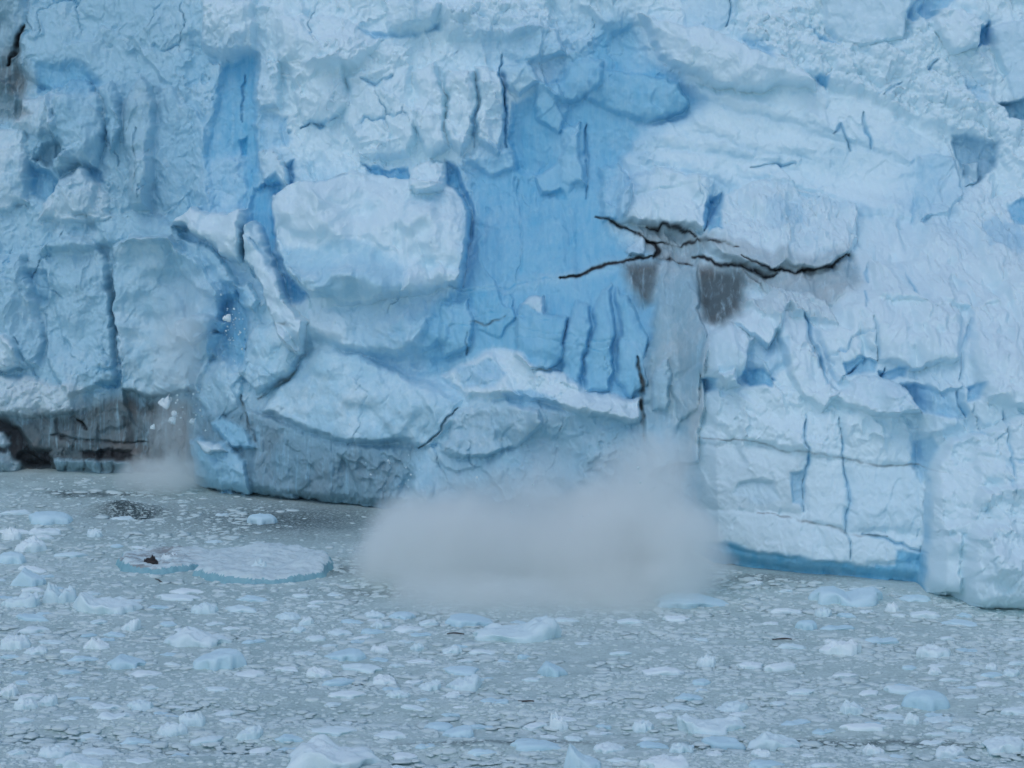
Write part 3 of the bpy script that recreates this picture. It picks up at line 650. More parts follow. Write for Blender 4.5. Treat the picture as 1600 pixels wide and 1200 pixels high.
pid = np.zeros(X.shape, np.int16)
for q, (nm, lb, pts) in enumerate(PARTS):
    k, u, v = crop(pts, 2)
    sd, _ = seg_dist(u, v, pts, True)
    s = pid[k]; s[sd > 0] = q + 1; pid[k] = s
glacier = empty('glacier', (0, float(foot(0.)), 0))
tag(glacier, 'towering blue and white glacier front calving into the ice filled water', 'glacier')
idx = np.arange(nr * nc, dtype=np.int32).reshape(nr, nc)
quads = np.stack([idx[:-1, :-1], idx[:-1, 1:], idx[1:, 1:], idx[1:, :-1]], -1).reshape(-1, 4)
qp = pid[:-1, :-1].ravel()
flatP = Pn.reshape(-1, 3) - np.array(glacier.location); flatN = Nn.reshape(-1, 3)
for q in range(len(PARTS) + 1):
    F = quads[qp == q]
    if not len(F): continue
    used, inv = np.unique(F, return_inverse=True)
    nm, lb = ('ice_cliff', None) if q == 0 else PARTS[q - 1][:2]
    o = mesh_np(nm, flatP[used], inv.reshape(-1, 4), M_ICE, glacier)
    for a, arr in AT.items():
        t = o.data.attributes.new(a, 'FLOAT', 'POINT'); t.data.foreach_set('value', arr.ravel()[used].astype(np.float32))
    o.data.normals_split_custom_set_from_vertices(flatN[used].astype(np.float32))
    if lb: o['label'] = lb
# the glacier's upper surface running back from the front
tx = np.linspace(-190, 170, 121); ty = np.linspace(0, 1, 60)
TX, TT = np.meshgrid(tx, ty)
zt, yt0 = GZ[-1], GY[-1]
TY = np.interp(TX, gx, yt0) + 400 * TT ** 1.5
TZ = np.interp(TX, gx, zt) + 30 * TT + sst(0, .05, TT) * (3 * facets(TX / 14, TY / 11, 300, 10, 1, 1.2) + 1.2 * fbm(TX * .08, TY * .1, 4, 310))
ti = np.arange(TX.size, dtype=np.int32).reshape(TX.shape)
o = mesh_np('upper_surface', np.stack([TX, TY, TZ], -1).reshape(-1, 3) - np.array(glacier.location),
            np.stack([ti[:-1, :-1], ti[:-1, 1:], ti[1:, 1:], ti[1:, :-1]], -1).reshape(-1, 4), M_ICE, glacier)
t = o.data.attributes.new('snow', 'FLOAT', 'POINT'); t.data.foreach_set('value', np.full(TX.size, .9, np.float32))

# ------------------------------------------------------------------ the water
TRX, TRY = at_z(205, 806)
def wave(x, y):
    z = .10 * np.sin(.62 * y + .10 * x + 1.5 * np.sin(.05 * x)) + .05 * np.sin(1.15 * y - .22 * x + 2) + .12 * perlin(x * .12, y * .18, 77)
    z = z * (.6 + 1.4 * sst(206, 184, y))
    z = z + .9 * np.exp(-((x - TRX + 1.5) / 3.2) ** 2 - ((y - TRY - 3.2) / 1.6) ** 2) - .5 * np.exp(-((x - TRX) / 3.0) ** 2 - ((y - TRY) / 1.4) ** 2)
    return z
wx = axis(-4000, -62, 58, 4000, .35, 1.3); wy = axis(-3000, 168, 296, 4000, .3, 1.3)
WX, WY = np.meshgrid(wx, wy)
near = sst(-75, -62, WX) * sst(72, 58, WX) * sst(150, 168, WY) * sst(310, 296, WY)
WZ = wave(WX, WY) * near
wi = np.arange(WX.size, dtype=np.int32).reshape(WX.shape)
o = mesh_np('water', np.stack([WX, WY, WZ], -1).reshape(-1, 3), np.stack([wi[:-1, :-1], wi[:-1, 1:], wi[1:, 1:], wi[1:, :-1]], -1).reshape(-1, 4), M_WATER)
tag(o, kind='structure')
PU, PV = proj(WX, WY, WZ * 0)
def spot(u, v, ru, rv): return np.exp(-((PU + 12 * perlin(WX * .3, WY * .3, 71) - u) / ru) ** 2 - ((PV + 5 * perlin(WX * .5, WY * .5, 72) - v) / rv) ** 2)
opn_swell = 1.3 * spot(205, 801, 44, 6) + .8 * spot(180, 772, 70, 5) + .7 * spot(110, 770, 40, 4) + .8 * spot(520, 890, 50, 12) + .7 * spot(470, 815, 140, 22) + .6 * spot(580, 925, 60, 9) + .7 * spot(1190, 905, 90, 8) + .4 * spot(1050, 920, 60, 8) + .5 * spot(1500, 945, 40, 5)  # shade of the swell's front face painted dark, among ice-free water patches
opn_swell += .42 * spot(330, 800, 260, 42)
opn_swell += .9 * np.maximum(spot(800, 1166 , 160, 3.2), spot(1350, 1160, 260, 4)) + .6 * spot(120, 1168, 160, 4)  # dark wave-trough lines painted across the near water
t = o.data.attributes.new('open', 'FLOAT', 'POINT'); t.data.foreach_set('value', np.clip(opn_swell, 0, 1).ravel().astype(np.float32))
o['label'] = 'grey green silty water thick with slush'

# ------------------------------------------------------------------ floating ice
def floe_geo(L, W, H, seed, prof=None, rough=.12, nth=40, nr_=12, steep=4.0, keel=.5, part='all'):
    """A floe: uneven outline, steep rim, top following an optional profile along its length."""
    rs = np.random.RandomState(seed); ph = rs.rand(6) * 6.28
    th = np.arange(nth) * 2 * math.pi / nth
    x_ = np.cos(th) * 1.7; y_ = np.sin(th) * 1.7
    out = 1 + .28 * fbm(x_ + seed, y_ - seed, 3, seed + 7) + .10 * np.sin(2 * th + ph[0]) + .09 * np.sin(3 * th + ph[1]) + .06 * np.sin(5 * th + ph[2]) + .05 * np.sin(8 * th + ph[3])
    out = out / out.max()
    rr = np.linspace(0, 1, nr_) ** .8
    RR, TH = np.meshgrid(rr, th, indexing='ij')
    rd = RR * (1 + (out - 1) * RR ** 4)
    x = np.cos(TH) * rd; y = np.sin(TH) * rd
    x = x / np.abs(x).max(); y = y / np.abs(y).max()
    dome = np.clip(1 - RR ** steep, 0, 1) ** .7
    if prof:
        p = np.interp(x, np.linspace(-1, 1, len(prof)), prof)
    else:
        p = .8 + .2 * (1 - RR ** 1.5)
    cr = 1 + rough * 3.0 * (facets(x * 2.2 + seed, y * 2.2 * max(.4, W / L), seed, 10, .9, .8)) + rough * 1.2 * fbm(x * 4 + seed, y * 3, 3, seed)
    cr = np.clip(cr, .72, 1.25)
    z = H * p * dome * cr * (1 + 2.6 * rough * fbm(x * 2.3 + seed, y * 1.7, 4, seed + 8))
    x = x + rough * .5 * fbm(x * 2 + 9, y * 2, 3, seed + 5) * RR; y = y + rough * .6 * fbm(x * 2, y * 2 + 9, 3, seed + 6) * RR
    top = np.stack([x * L / 2, y * W / 2, z], -1)
    bot = np.stack([x * L / 2 * .97, y * W / 2 * .97, -keel * max(H, .3) * (1 - .6 * RR ** 3) - .12], -1)
    ix = np.arange(nr_ * nth).reshape(nr_, nth)
    nx = np.roll(ix, -1, 1)
    ft = np.stack([ix[:-1], ix[1:], nx[1:], nx[:-1]], -1).reshape(-1, 4)
    fb = np.stack([ix[:-1], nx[:-1], nx[1:], ix[1:]], -1).reshape(-1, 4) + nr_ * nth
    e, f = ix[-1], nx[-1]
    fs = np.stack([e, e + nr_ * nth, f + nr_ * nth, f], -1)
    return np.concatenate([top.reshape(-1, 3), bot.reshape(-1, 3)]), ft, np.concatenate([fb, fs])

# u0, u1, v_top, v_bottom in the photograph; style; short name; where it lies
HORN_L = [.9, 1.3, .75, .6, .62, .6, .55, .45]; PEAK = [.35, .55, 1.05, .8, .6, .5, .35]; KNOB_R = [.3, .45, .4, .35, .45, .85, .95, .45]
SADDLE = [1.0, 1.1, .6, .45, .5, .62, .75, .4]; SLOPE_R = [.3, .5, .7, .9, 1.05, 1.1, .9]; SLOPE_L = SLOPE_R[::-1]; TWO = [.5, .9, .85, .35, .7, .9, .5]
LAND = [
 (31, 110, 800, 822, 'b', None, 'pale blue mound', 'near the dirty cliff foot'),
 (0, 33, 826, 845, 'w', None, 'cropped white floe', 'at the edge below the pale blue mound'),
 (20, 73, 843, 864, 'w', None, 'rounded white floe', 'left of the long dirty flat floe'),
 (-8, 38, 862, 884, 'b', None, 'low bluish floe', 'below the rounded white floe'),
 (42, 94, 826, 837, 'w', None, 'thin white sliver floe', 'just below the pale blue mound'),
 (134, 158, 826, 841, 'w', None, 'small upright white floe', 'between the swell and the flat dirty floe'),
 (14, 71, 888, 919, 'b', PEAK, 'chunky pale blue floe', 'left of the long dirty flat floe'),
 (64, 118, 911, 944, 'w', TWO, 'knobbly white floe', 'left of the horned floe'),
 (-6, 64, 930, 952, 'w', SLOPE_R, 'long low white floe', 'touching the knobbly floe'),
 (105, 218, 930, 962, 'w', HORN_L, 'horned white floe', 'with its tail stretched to the right'),
 (295, 341, 943, 962, 'w', None, 'small domed white floe', 'below the long dirty flat floe'),
 (187, 223, 969, 987, 'w', SLOPE_R, 'tilted white slab', 'below the tail of the horned floe'),
 (-5, 45, 994, 1017, 'w', None, 'domed white floe', 'cut by the left edge of the photo'),
 (128, 170, 999, 1019, 'w', PEAK, 'small peaked white floe', 'left of the wide rough floe'),
 (35, 76, 1013, 1025, 'w', None, 'thin white floe', 'touching the domed floe at the left edge'),
 (250, 358, 984, 1015, 'w', PEAK, 'wide rough pale floe', 'behind the smooth blue hump'),
 (290, 383, 1016, 1049, 'b', SLOPE_R, 'smooth blue hump', 'rising to its right end'),
 (162, 226, 1024, 1046, 'b', PEAK, 'half sunk bluish floe', 'left of the smooth blue hump'),
 (17, 56, 1094, 1113, 'w', None, 'stretched white floe', 'behind the dark swell at lower left'),
 (54, 91, 1087, 1105, 'w', SLOPE_R, 'second stretched white floe', 'touching the first at its right'),
 (-4, 27, 1070, 1088, 'w', SLOPE_R, 'leaning white floe', 'at the left edge above the stretched floes'),
 (196, 238, 1094, 1111, 'w', None, 'plump white floe', 'alone in the lower left slush'),
 (476, 521, 1045, 1060, 'w', SLOPE_L, 'flat wedge floe', 'right of the smooth blue hump'),
 (503, 574, 1018, 1036, 'b', SLOPE_R, 'long tapering bluish floe', 'above the flat wedge floe'),
 (243, 292, 1131, 1152, 'w', None, 'grey shadowed floe', 'front one of a touching pair'),
 (277, 319, 1117, 1139, 'w', None, 'rear rounded floe', 'behind the grey shadowed floe'),
 (368, 410, 1139, 1158, 'w', SLOPE_R, 'crumbled white floe', 'above the big foreground floe'),
 (432, 594, 1164, 1208, 'w', [.3, .6, 1.2, 1.15, .7, .62, .55, .3], 'big bright white floe', 'cut by the bottom edge of the photo'),
 (57, 108, 1168, 1186, 'w', None, 'flat pale floe', 'near the bottom left corner'),
 (80, 160, 1185, 1206, 'w', PEAK, 'broad white floe', 'at the bottom edge near the left corner'),
 (428, 470, 958, 970, 'w', None, 'first thin clustered floe', 'in the group right of the domed floe'),
 (464, 490, 966, 980, 'w', SLOPE_R, 'tilted clustered floe', 'in the group below the long dirty flat floe'),
 (452, 478, 980, 990, 'w', None, 'lowest clustered floe', 'in the group below the long dirty flat floe'),
 (382, 432, 803, 823, 'b', None, 'lone bluish floe', 'in calm water before the slanted ice block'),
 (689, 773, 962, 980, 'b', [.8, 1, 1, .9, .8, .6, .4], 'smooth bluish loaf of ice', 'at the front edge of the spray'),
 (739, 879, 966, 1008, 'w', KNOB_R, 'rubbly floe with a knob', 'in front of the spray cloud'),
 (605, 650, 956, 969, 'b', None, 'thin bluish floe', 'at the left front edge of the spray'),
 (566, 602, 955, 967, 'w', None, 'thin white floe by the spray', 'left of the thin bluish floe'),
 (577, 614, 971, 984, 'w', PEAK, 'little roof shaped floe', 'below the left end of the spray'),
 (577, 609, 1009, 1022, 'w', None, 'little rough floe', 'right of the long tapering floe'),
 (640, 665, 1006, 1018, 'w', None, 'small plump floe', 'below the smooth loaf of ice'),
 (689, 722, 1010, 1023, 'w', SLOPE_R, 'small leaning floe', 'below the smooth loaf of ice'),
 (837, 888, 1034, 1061, 'b', PEAK, 'bluish triangular floe', 'below the knobbed floe'),
 (690, 750, 1045, 1058, 'b', None, 'long flat bluish floe', 'just behind the upturned white slab'),
 (695, 758, 1058, 1081, 'w', SLOPE_R, 'upturned white slab', 'in the middle of the brash'),
 (651, 692, 1065, 1081, 'w', SLOPE_R, 'smaller upturned slab', 'touching the bigger slab on its left'),
 (577, 620, 1055, 1070, 'w', None, 'low twin floe', 'left of the smaller upturned slab'),
 (602, 641, 1082, 1095, 'w', None, 'narrow white floe', 'below the low twin floe'),
 (689, 722, 1083, 1094, 'w', SLOPE_R, 'short white floe', 'right below the upturned slab'),
 (662, 709, 1127, 1142, 'b', None, 'oval bluish floe', 'in the lower middle'),
 (690, 743, 1134, 1154, 'b', SLOPE_R, 'jagged bluish floe', 'right of the oval bluish floe'),
 (859, 888, 1117, 1140, 'w', SLOPE_L, 'steep tilted white chip', 'in the lower middle'),
 (986, 1023, 1124, 1142, 'w', None, 'bright lumpy floe', 'left of the saddle shaped floe'),
 (881, 945, 1168, 1206, 'b', [.5, 1.5, .9, .6, .5, .4, .3], 'spiked blue white floe', 'at the bottom edge with one sharp horn'),
 (999, 1086, 1185, 1207, 'w', None, 'smooth white back of a floe', 'at the bottom edge right of the spiked one'),
 (1043, 1085, 1164, 1183, 'w', None, 'round white floe', 'above the smooth back at the bottom edge'),
 (925, 978, 1165, 1181, 'w', None, 'grey white flat floe', 'behind the spiked floe'),
 (1018, 1142, 933, 953, 'b', [.5, .95, 1, .9, .8, .5, .3], 'long flat blue floe', 'before the undercut of the right block'),
 (1268, 1392, 917, 951, 'b', TWO, 'wide two humped blue floe', 'under the waterline of the right block'),
 (1408, 1457, 932, 943, 'b', None, 'flat cyan floe', 'right of the two humped floe'),
 (1384, 1408, 943, 959, 'w', None, 'small bright dome', 'below the two humped floe'),
 (1274, 1303, 950, 965, 'w', None, 'round white lump', 'below the left hump of the two humped floe'),
 (1244, 1281, 969, 987, 'b', None, 'pale lump', 'left below the round white lump'),
 (1281, 1350, 1002, 1027, 'w', SLOPE_R, 'wide tilted white plate', 'in the middle of the right brash'),
 (1435, 1489, 1009, 1030, 'w', None, 'ragged pale floe', 'right of the wide tilted plate'),
 (1089, 1122, 1024, 1044, 'w', None, 'bright white nugget', 'left of the wide tilted plate'),
 (1411, 1492, 1078, 1110, 'b', None, 'big smooth egg shaped floe', 'in the lower right'),
 (1117, 1173, 1097, 1115, 'w', SLOPE_R, 'wedge shaped white floe', 'behind the saddle shaped floe'),
 (1313, 1357, 1097, 1117, 'w', SLOPE_L, 'sloping white floe', 'left of the egg shaped floe'),
 (1060, 1168, 1119, 1151, 'w', SADDLE, 'big saddle shaped floe', 'with its higher end to the left'),
 (1168, 1259, 1144, 1172, 'w', PEAK, 'white floe with a sharp peak', 'right of the saddle shaped floe'),
 (1349, 1384, 1161, 1179, 'w', PEAK, 'compact white floe', 'right of the sharp peaked floe'),
 (1173, 1210, 1176, 1189, 'w', None, 'small oval floe', 'in front of the sharp peaked floe'),
 (1462, 1512, 1164, 1181, 'w', None, 'low rounded floe', 'below the egg shaped floe'),
 (1413, 1441, 1117, 1135, 'w', None, 'cube like white floe', 'just below the egg shaped floe'),
 (1446, 1499, 1121, 1132, 'w', None, 'bar shaped white floe', 'right of the cube like floe'),
 (1536, 1606, 1154, 1176, 'w', SLOPE_R, 'broad pale floe', 'at the right edge near the bottom'),
 (1450, 1474, 1044, 1056, 'w', None, 'tiny white wedge', 'below the ragged pale floe'),
 (1540, 1562, 1038, 1048, 'w', None, 'tiny white dot of ice', 'far right of the ragged pale floe'),
 (1568, 1598, 1046, 1058, 'w', None, 'white fleck of ice', 'at the right edge above the broad pale floe'),
]
GROUP = 'ice floes drifting in the brash'
placed = []
for n_, (u0, u1, v0, v1, st, prof, short, where) in enumerate(LAND):
    u = (u0 + u1) / 2; x, yf = at_z(u, v1 - 1)
    m = pxm(yf); L = (u1 - u0) / m; W = L * (.75 if L > 3 else .9)
    H = max(.2, .85 * ((v1 - v0) / m - W * .5 * CAM_H / yf * .8))
    y = yf + W / 2
    V, ft, fr = floe_geo(L, W, H, 400 + n_, prof, .10 if st == 'w' else .022, 60, 20, 7 if prof else 4.5)
    o = mesh_np('ice_floe', V, np.concatenate([ft, fr]), M_FLOE if st == 'w' else M_BLUEFLOE)
    o.location = (x, y, float(wave(np.array(x), np.array(y))) * .7)
    tag(o, short + ' ' + where, 'ice floe', GROUP)
    placed.append((x, y, L / 2, W / 2, short, u, (v0 + v1) / 2))
# the two dirty flat floes: snow-dusted top and wet blue rim
def slab(name, outline, H, seed, label, short):
    """A flat floe from its waterline outline (photograph pixels): dirt-strewn top, wet blue rim below it."""
    W_ = np.array([at_z(u, v) for u, v in outline]); c = W_.mean(0)
    root = empty(name, (c[0], c[1], 0)); tag(root, label, 'ice floe', GROUP)
    lo, hi = W_.min(0) - .8, W_.max(0) + .8
    px_, py_ = np.meshgrid(np.arange(lo[0], hi[0], .11), np.arange(lo[1], hi[1], .13))
    sd, _ = seg_dist(px_ + .3 * fbm(px_ * .5, py_ * .5, 4, seed), py_ + .4 * fbm(px_ * .5 + 9, py_ * .5, 4, seed), [tuple(q) for q in W_], True)
    hh = H * (.75 + .35 * fbm(px_ * .22, py_ * .22, 3, seed + 1) + .12 * facets(px_ / 4.5, py_ / 2.6, seed + 2, 12, .8, .8) + .3 * np.abs(fbm(px_ * .25, py_ * .7, 3, seed + 4))) + .10 * fbm(px_ * 1.5, py_ * 2.0, 4, seed + 3)
    pz = np.where(sd > 0, hh * (1 - np.exp(-np.maximum(sd, 0) / .22)), sd * 1.5)
    ii = np.arange(px_.size).reshape(px_.shape)
    q = np.stack([ii[:-1, :-1], ii[:-1, 1:], ii[1:, 1:], ii[1:, :-1]], -1).reshape(-1, 4)
    V = np.stack([px_ - c[0], py_ - c[1], pz], -1).reshape(-1, 3); sdf = sd.ravel()
    q = q[(sdf[q] > -.5).all(1)]
    rim = sdf[q].min(1) < .16
    for nm, sel, mt in (('snow_top', ~rim, M_DIRTY), ('ice_rim', rim, M_RIM)):
        us, inv = np.unique(q[sel], return_inverse=True)
        mesh_np(nm, V[us], inv.reshape(-1, 4), mt, root)
    u_, v_ = proj(c[0], c[1], 0.)
    placed.append((c[0], c[1], (hi[0] - lo[0]) / 2, (hi[1] - lo[1]) / 2, short, u_, v_))
    return 0, 0, H * .75
A1 = A2 = slab('flat_floe', [(180, 884), (200, 873), (250, 868), (320, 866), (400, 864), (470, 864), (512, 870), (522, 884), (510, 901), (470, 910), (400, 914), (340, 910), (298, 899), (316, 890), (290, 894), (250, 898), (210, 896), (186, 891)],
            .95, 21, 'long flat dirty white floe with a wet blue rim and a dark stone on it', 'long flat dirty floe')
def rock_geo(L, W, H, seed, n=20, r=11):
    V, ft, fr = floe_geo(L, W, H, seed, None, .3, n, r, 2.2, .15)
    return V, np.concatenate([ft, fr])
x, y = at_z(236, 878, A1[2])
V, F = rock_geo(1.2, .9, .42, 34)
o = mesh_np('stone', V, F, M_ROCK); o.location = (x, y, A1[2] - .08)
tag(o, 'small dark stone lying on the flat dirty floe', 'stone')
for k, (u, v, s, lb) in enumerate(((262, 872, .8, 'white ice lump beside the dark stone on the flat floe'), (272, 868, .6, 'smaller white ice lump behind the one beside the dark stone'), (405, 884, 1.1, 'flat white ice lump resting on the long dirty floe away from the stone'))):
    zz = (A1 if k < 2 else A2)[2]; x, y = at_z(u, v, zz)
    V, F = rock_geo(1.5 * s, 1.1 * s, .45 * s, 41 + k)
    o = mesh_np('ice_lump', V, F, M_FLOE); o.location = (x, y, zz - .1); tag(o, lb, 'ice lump')
# small floes: one at most on each side of each landmark
rng = np.random.RandomState(8)
kinds = []
for k in range(14):
    V, ft, fr = floe_geo(1, .72, (.12 + .06 * rng.rand()), 900 + k, (None, PEAK, SLOPE_R, None, TWO, SLOPE_L, None)[k % 7], .08, 30, 12, 4)
    o = mesh_np('ice_floe', V, np.concatenate([ft, fr]), M_FLOE if k % 4 else M_BLUEFLOE); kinds.append(o)
used_slot = {}; n_small = 0; tries = 0; protos = list(kinds)
SHAPE = ('rounded', 'peaked', 'tilted', 'rounded', 'double', 'sloping', 'low')
while n_small < 205 and tries < 60000:
    tries += 1
    u, v = rng.uniform(-5, 1605), 800 + 405 * rng.rand() ** .8
    x, y = at_z(u, v)
    if y > foot(x) - 3 or (540 < u < 1110 and v < 968) or (380 < u < 620 and v < 870): continue
    L = 1.1 + 1.5 * rng.rand() ** 2
    if any(abs(x - p[0]) < p[2] + L * .55 and abs(y - p[1]) < p[3] + L * .6 for p in placed): continue
    best = min(placed[:len(LAND) + 1], key=lambda p: (p[5] - u) ** 2 + (2.0 * (p[6] - v)) ** 2)
    du_, dv_ = u - best[5], 2.0 * (v - best[6])
    if du_ * du_ + dv_ * dv_ > 120 ** 2: continue
    side = ('right of' if du_ > 0 else 'left of') if abs(du_) > abs(dv_) else ('in front of' if dv_ > 0 else 'behind')
    if (best[4], side) in used_slot: continue
    used_slot[(best[4], side)] = 1
    k = int(rng.randint(14)); src = kinds[k]
    if src is not None and protos[k] is not None: o = src; protos[k] = None
    else: o = kinds[k].copy(); C.objects.link(o)
    o.location = (x, y, float(wave(np.array(x), np.array(y))) * .7)
    s = 1 if rng.rand() < .5 else -1
    o.scale = (L * rng.uniform(1.0, 1.6), L * rng.uniform(.8, 1.2), L * rng.uniform(.7, 1.2)); o.rotation_euler = (0, 0, rng.uniform(-.5, .5))
    tag(o, ('small ' if L < 1.6 else 'modest ') + SHAPE[k % 7] + (' white' if k % 4 else ' bluish') + ' ice piece just ' + side + ' the ' + best[4], 'ice piece', 'small ice pieces between the floes')
    placed.append((x, y, L / 2, L * .36, '', u, v)); n_small += 1
for k, p in enumerate(protos):
    if p is not None: bpy.data.objects.remove(p)
# brash: the uncountable small stuff, one mesh
def brash(n, seed, smin, smax, pw):
    rs = np.random.RandomState(seed)
    t = (1 + 5 ** .5) / 2
    iv = np.array([(-1, t, 0), (1, t, 0), (-1, -t, 0), (1, -t, 0), (0, -1, t), (0, 1, t), (0, -1, -t), (0, 1, -t), (t, 0, -1), (t, 0, 1), (-t, 0, -1), (-t, 0, 1)], float) / math.hypot(1, t)
    fc = np.array([(0, 11, 5), (0, 5, 1), (0, 1, 7), (0, 7, 10), (0, 10, 11), (1, 5, 9), (5, 11, 4), (11, 10, 2), (10, 7, 6), (7, 1, 8), (3, 9, 4), (3, 4, 2), (3, 2, 6), (3, 6, 8), (3, 8, 9), (4, 9, 5), (2, 4, 11), (6, 2, 10), (8, 6, 7), (9, 8, 1)])
    u = rs.uniform(-120, 1720, n * 2); v = 745 + 490 * rs.rand(n * 2) ** .85
    x, y = at_z(u, v)
    dens = .55 + .5 * fbm(x * .09, y * .12, 3, 600)
    dens = dens * (1 - .75 * sst(380, 430, u) * sst(640, 560, u) * sst(880, 840, v))
    ok = (y < foot(x) - 1.2) & (rs.rand(n * 2) < dens)
    x, y = x[ok][:n], y[ok][:n]; n = len(x)
    s = smin + (smax - smin) * rs.rand(n) ** pw
    sx = s * rs.uniform(.8, 1.4, n); sy = s * rs.uniform(.6, 1.0, n); sz = s * rs.uniform(.18, .4, n)
    a = rs.rand(n) * 6.28
    P = iv[None] * (1 + .35 * (rs.rand(n, 12, 1) - .5))
    px = P[..., 0] * sx[:, None] * .5; py = P[..., 1] * sy[:, None] * .5
    ca, sa = np.cos(a)[:, None], np.sin(a)[:, None]
    V = np.stack([px * ca - py * sa + x[:, None], px * sa + py * ca + y[:, None], P[..., 2] * sz[:, None] * .5 + wave(x, y)[:, None] + (-.01) * s[:, None]], -1)
    F = fc[None] + (np.arange(n) * 12)[:, None, None]
    return V.reshape(-1, 3), F.reshape(-1, 3)
V1, F1 = brash(36000, 5, .10, .75, 3.0)
V2, F2 = brash(6500, 6, .6, 1.7, 2.2)
V2[:, 2] = V2[:, 2] * .45
V1, F1 = np.concatenate([V1, V2]), np.concatenate([F1, F2 + len(V1)])
o = mesh_np('brash_ice', V1, F1, M_BRASH)
tag(o, 'fine broken brash ice covering the water', 'brash ice', kind='stuff')
# driftwood
for k, (u, v, L, rot, lb) in enumerate(((822, 1100, 1.2, -.5, 'thin dark stick floating above the steep tilted chip'), (1222, 1000, 1.5, -.1, 'brown stick floating left of the wide tilted plate'), (712, 994, 1.3, .1, 'dark twiggy driftwood below the smooth loaf of ice'), (250, 908, 1.6, -.9, 'bent grey branch floating in front of the dirty flat floe'))):
    x, y = at_z(u, v); n = 9
    t = np.linspace(-.5, .5, n); ring = np.arange(8) * 6.2832 / 8
    cxs = t * L; czs = .10 + .05 * np.sin(3 * t + k); cys = .08 * np.sin(5 * t + k); rad = .06 * (1 - .9 * np.abs(t) ** 1.5)
    V = np.stack([np.repeat(cxs[:, None], 8, 1), cys[:, None] + rad[:, None] * np.cos(ring), czs[:, None] + rad[:, None] * np.sin(ring)], -1).reshape(-1, 3)
    ii = np.arange(n * 8).reshape(n, 8); jj = np.roll(ii, -1, 1)
    F = np.stack([ii[:-1], jj[:-1], jj[1:], ii[1:]], -1).reshape(-1, 4)
    o = mesh_np('driftwood', V, F, M_WOOD); o.location = (x, y, float(wave(np.array(x), np.array(y)))); o.rotation_euler = (0, 0, rot)
    tag(o, lb, 'driftwood')

# ------------------------------------------------------------------ falling ice
def chunk_geo(s, seed):
    V, F = rock_geo(s, s * .8, s * .45, seed, 14, 7)
    return V, F
for k, (u, v, d, s, lb) in enumerate(((256, 633, 5, 1.5, 'largest white chunk of ice falling past the dirty cliff'), (268, 658, 5, .95, 'rounded ice chunk falling below the largest one'), (272, 646, 5, .6, 'small ice chunk falling between the two bigger ones'), (239, 668, 5, .55, 'small ice chunk falling left of the rounded one'), (300, 658, 4, .7, 'small ice chunk falling against the dark cleft'), (355, 498, 5, .9, 'pale ice flake falling beside the blue recess shadow'))):
    y = float(foot(at_z(u, 745)[0])) + .3 * 6 - d - (3 if u > 340 else 1)
    x, y, z = at_y(u, v, y)
    V, F = chunk_geo(s, 70 + k)
    o = mesh_np('falling_ice', V, F, M_FLOE); o.location = (x, y, z); o.rotation_euler = (rng.uniform(-.8, .8), rng.uniform(-.8, .8), rng.uniform(0, 6))
    tag(o, lb, 'ice chunk')
frag = None
for (u, v, su, sv, n, dy, lb, gp) in ((366, 515, 14, 34, 34, 6, 'tiny white ice fragment falling in front of the blue shadow', 'fragments falling past the blue shadow'),
                              (290, 635, 26, 24, 34, 5, 'tiny white ice fragment falling beside the dirty cliff', 'fragments falling beside the dirty cliff'),
                              (620, 745, 70, 50, 14, 14, 'tiny white ice fragment thrown up left of the spray cloud', 'fragments thrown up left of the spray'),
                              (1010, 730, 60, 50, 12, 22, 'tiny white ice fragment thrown up by the right spray', 'fragments thrown up by the right spray'),
                              (760, 800, 150, 40, 26, 26, 'tiny white ice fragment flung up along the top of the spray cloud', 'fragments flung from the top of the spray')):
    for k in range(n):
        uu, vv = u + su * rng.randn() * .7, v + sv * rng.randn() * .7
        y = float(foot(at_z(uu, 760)[0])) + 2 - dy
        p = at_y(uu, vv, y); s = .10 + .16 * rng.rand() ** 3
        if frag is None:
            V, F = chunk_geo(1, 99); o = frag = mesh_np('ice_fragment', V, F, M_FLOE)
        else:
            o = frag.copy(); C.objects.link(o)
        o.location = p; o.scale = (s, s, s * 1.3); o.rotation_euler = (rng.rand() * 3, rng.rand() * 3, rng.rand() * 6)
        tag(o, lb, 'ice fragment', gp)

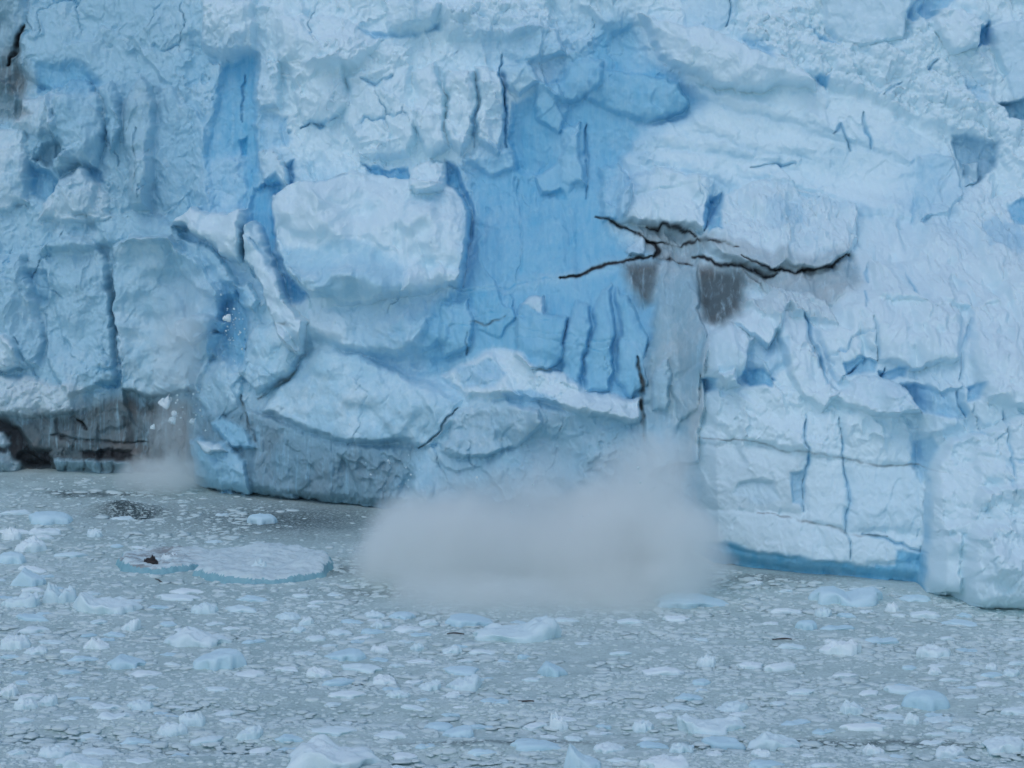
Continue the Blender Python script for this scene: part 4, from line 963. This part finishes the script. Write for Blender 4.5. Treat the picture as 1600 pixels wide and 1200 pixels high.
# ------------------------------------------------------------------ spray
def spray(name, puffs, dens, nscale, label, seed, erode=.55):
    """A cloud of spray: ellipsoids of mist in one volume box, eaten into by noise. puffs: u, v, y, ru, rv (pixels), ry (m), weight"""
    k = Nodes(name); k.t.nodes.remove(k.b)
    P = k.n('TexCoord').outputs['Object']
    w1 = k.n('TexNoise'); w1.inputs['Scale'].default_value = nscale * .8; w1.inputs['Detail'].default_value = 6; w1.inputs['Roughness'].default_value = .6; k.l(P, w1.inputs['Vector'])
    sub = k.n('VectorMath', operation='SUBTRACT'); k.l(w1.outputs['Color'], sub.inputs[0]); sub.inputs[1].default_value = (.5, .5, .5)
    mul = k.n('VectorMath', operation='SCALE'); k.l(sub.outputs[0], mul.inputs[0]); mul.inputs['Scale'].default_value = 5
    add = k.n('VectorMath', operation='ADD'); k.l(P, add.inputs[0]); k.l(mul.outputs[0], add.inputs[1])
    tot = None; lo = np.full(3, 1e9); hi = -lo
    for (u, v, y, ru, rv, ry, wt) in puffs:
        c = np.array(at_y(u, v, y)); r = np.array([ru / pxm(y), ry, rv / pxm(y)])
        lo = np.minimum(lo, c - r * 1.15); hi = np.maximum(hi, c + r * 1.15)
        s = k.n('VectorMath', operation='SUBTRACT'); k.l(add.outputs[0], s.inputs[0]); s.inputs[1].default_value = tuple(c)
        d = k.n('VectorMath', operation='DIVIDE'); k.l(s.outputs[0], d.inputs[0]); d.inputs[1].default_value = tuple(r)
        ln = k.n('VectorMath', operation='LENGTH'); k.l(d.outputs[0], ln.inputs[0])
        mr = k.n('MapRange', interpolation_type='SMOOTHSTEP'); k.l(ln.outputs['Value'], mr.inputs[0])
        mr.inputs[1].default_value = 1.08; mr.inputs[2].default_value = .5; mr.inputs[3].default_value = 0; mr.inputs[4].default_value = wt
        tot = mr.outputs[0] if tot is None else k.math('ADD', tot, mr.outputs[0])
    nz = k.noise(k.scale(P, (1, 1, .6)), nscale * 1.7, 7, .72, .6)
    cov = k.math('SUBTRACT', tot, k.math('MULTIPLY', k.math('SUBTRACT', 1.0, nz), erode))
    den = k.math('MULTIPLY', k.math('MAXIMUM', cov, 0.0), dens)
    pv = k.n('VolumePrincipled'); pv.inputs['Color'].default_value = (.978, 1, .985, 1); pv.inputs['Anisotropy'].default_value = 0
    k.l(den, pv.inputs['Density']); k.l(pv.outputs[0], k.out.inputs['Volume'])
    lo[2] = max(lo[2], -.3)
    c = [(lo[0], hi[0]), (lo[1], hi[1]), (lo[2], hi[2])]
    V = [(x, y, z) for x in c[0] for y in c[1] for z in c[2]]
    F = [(0, 1, 3, 2), (4, 6, 7, 5), (0, 4, 5, 1), (2, 3, 7, 6), (0, 2, 6, 4), (1, 5, 7, 3)]
    o = mesh_np(name, V, F, k.m, smooth=False)
    tag(o, label, 'spray')
    return o
spray('spray_cloud', [(810, 890, 236, 290, 130, 12, 1.7), (660, 870, 240, 130, 120, 9, 1.4), (980, 880, 235, 170, 140, 10, 1.6), (1010, 790, 240, 130, 140, 9, 1.4),
                      (770, 830, 244, 260, 120, 9, 1.3), (940, 735, 248, 170, 120, 8, .8), (1085, 870, 232, 90, 100, 7, 1.3), (850, 958, 226, 270, 62, 7, 1.5), (700, 940, 229, 120, 50, 6, 1.2), (1000, 930, 229, 130, 60, 6, 1.2), (740, 735, 251, 200, 105, 7, .68),
                      (590, 880, 240, 70, 60, 6, 1.1), (1060, 715, 245, 80, 90, 6, .75)],
      .17, .26, 'large grey cloud of spray bursting from the water below the pillar', 1, 1.8)
spray('spray_puff', [(250, 748, 280, 85, 40, 4, 1.1), (270, 690, 281, 55, 90, 3, .7)], .35, .4, 'low white splash at the foot of the dirty cliff', 2)
spray('powder_fall', [(280, 570, 280, 50, 110, 4, .9), (290, 480, 281, 70, 80, 4, .6)], .14, .3, 'thin pale veil of ice powder falling down the left cliff', 3)
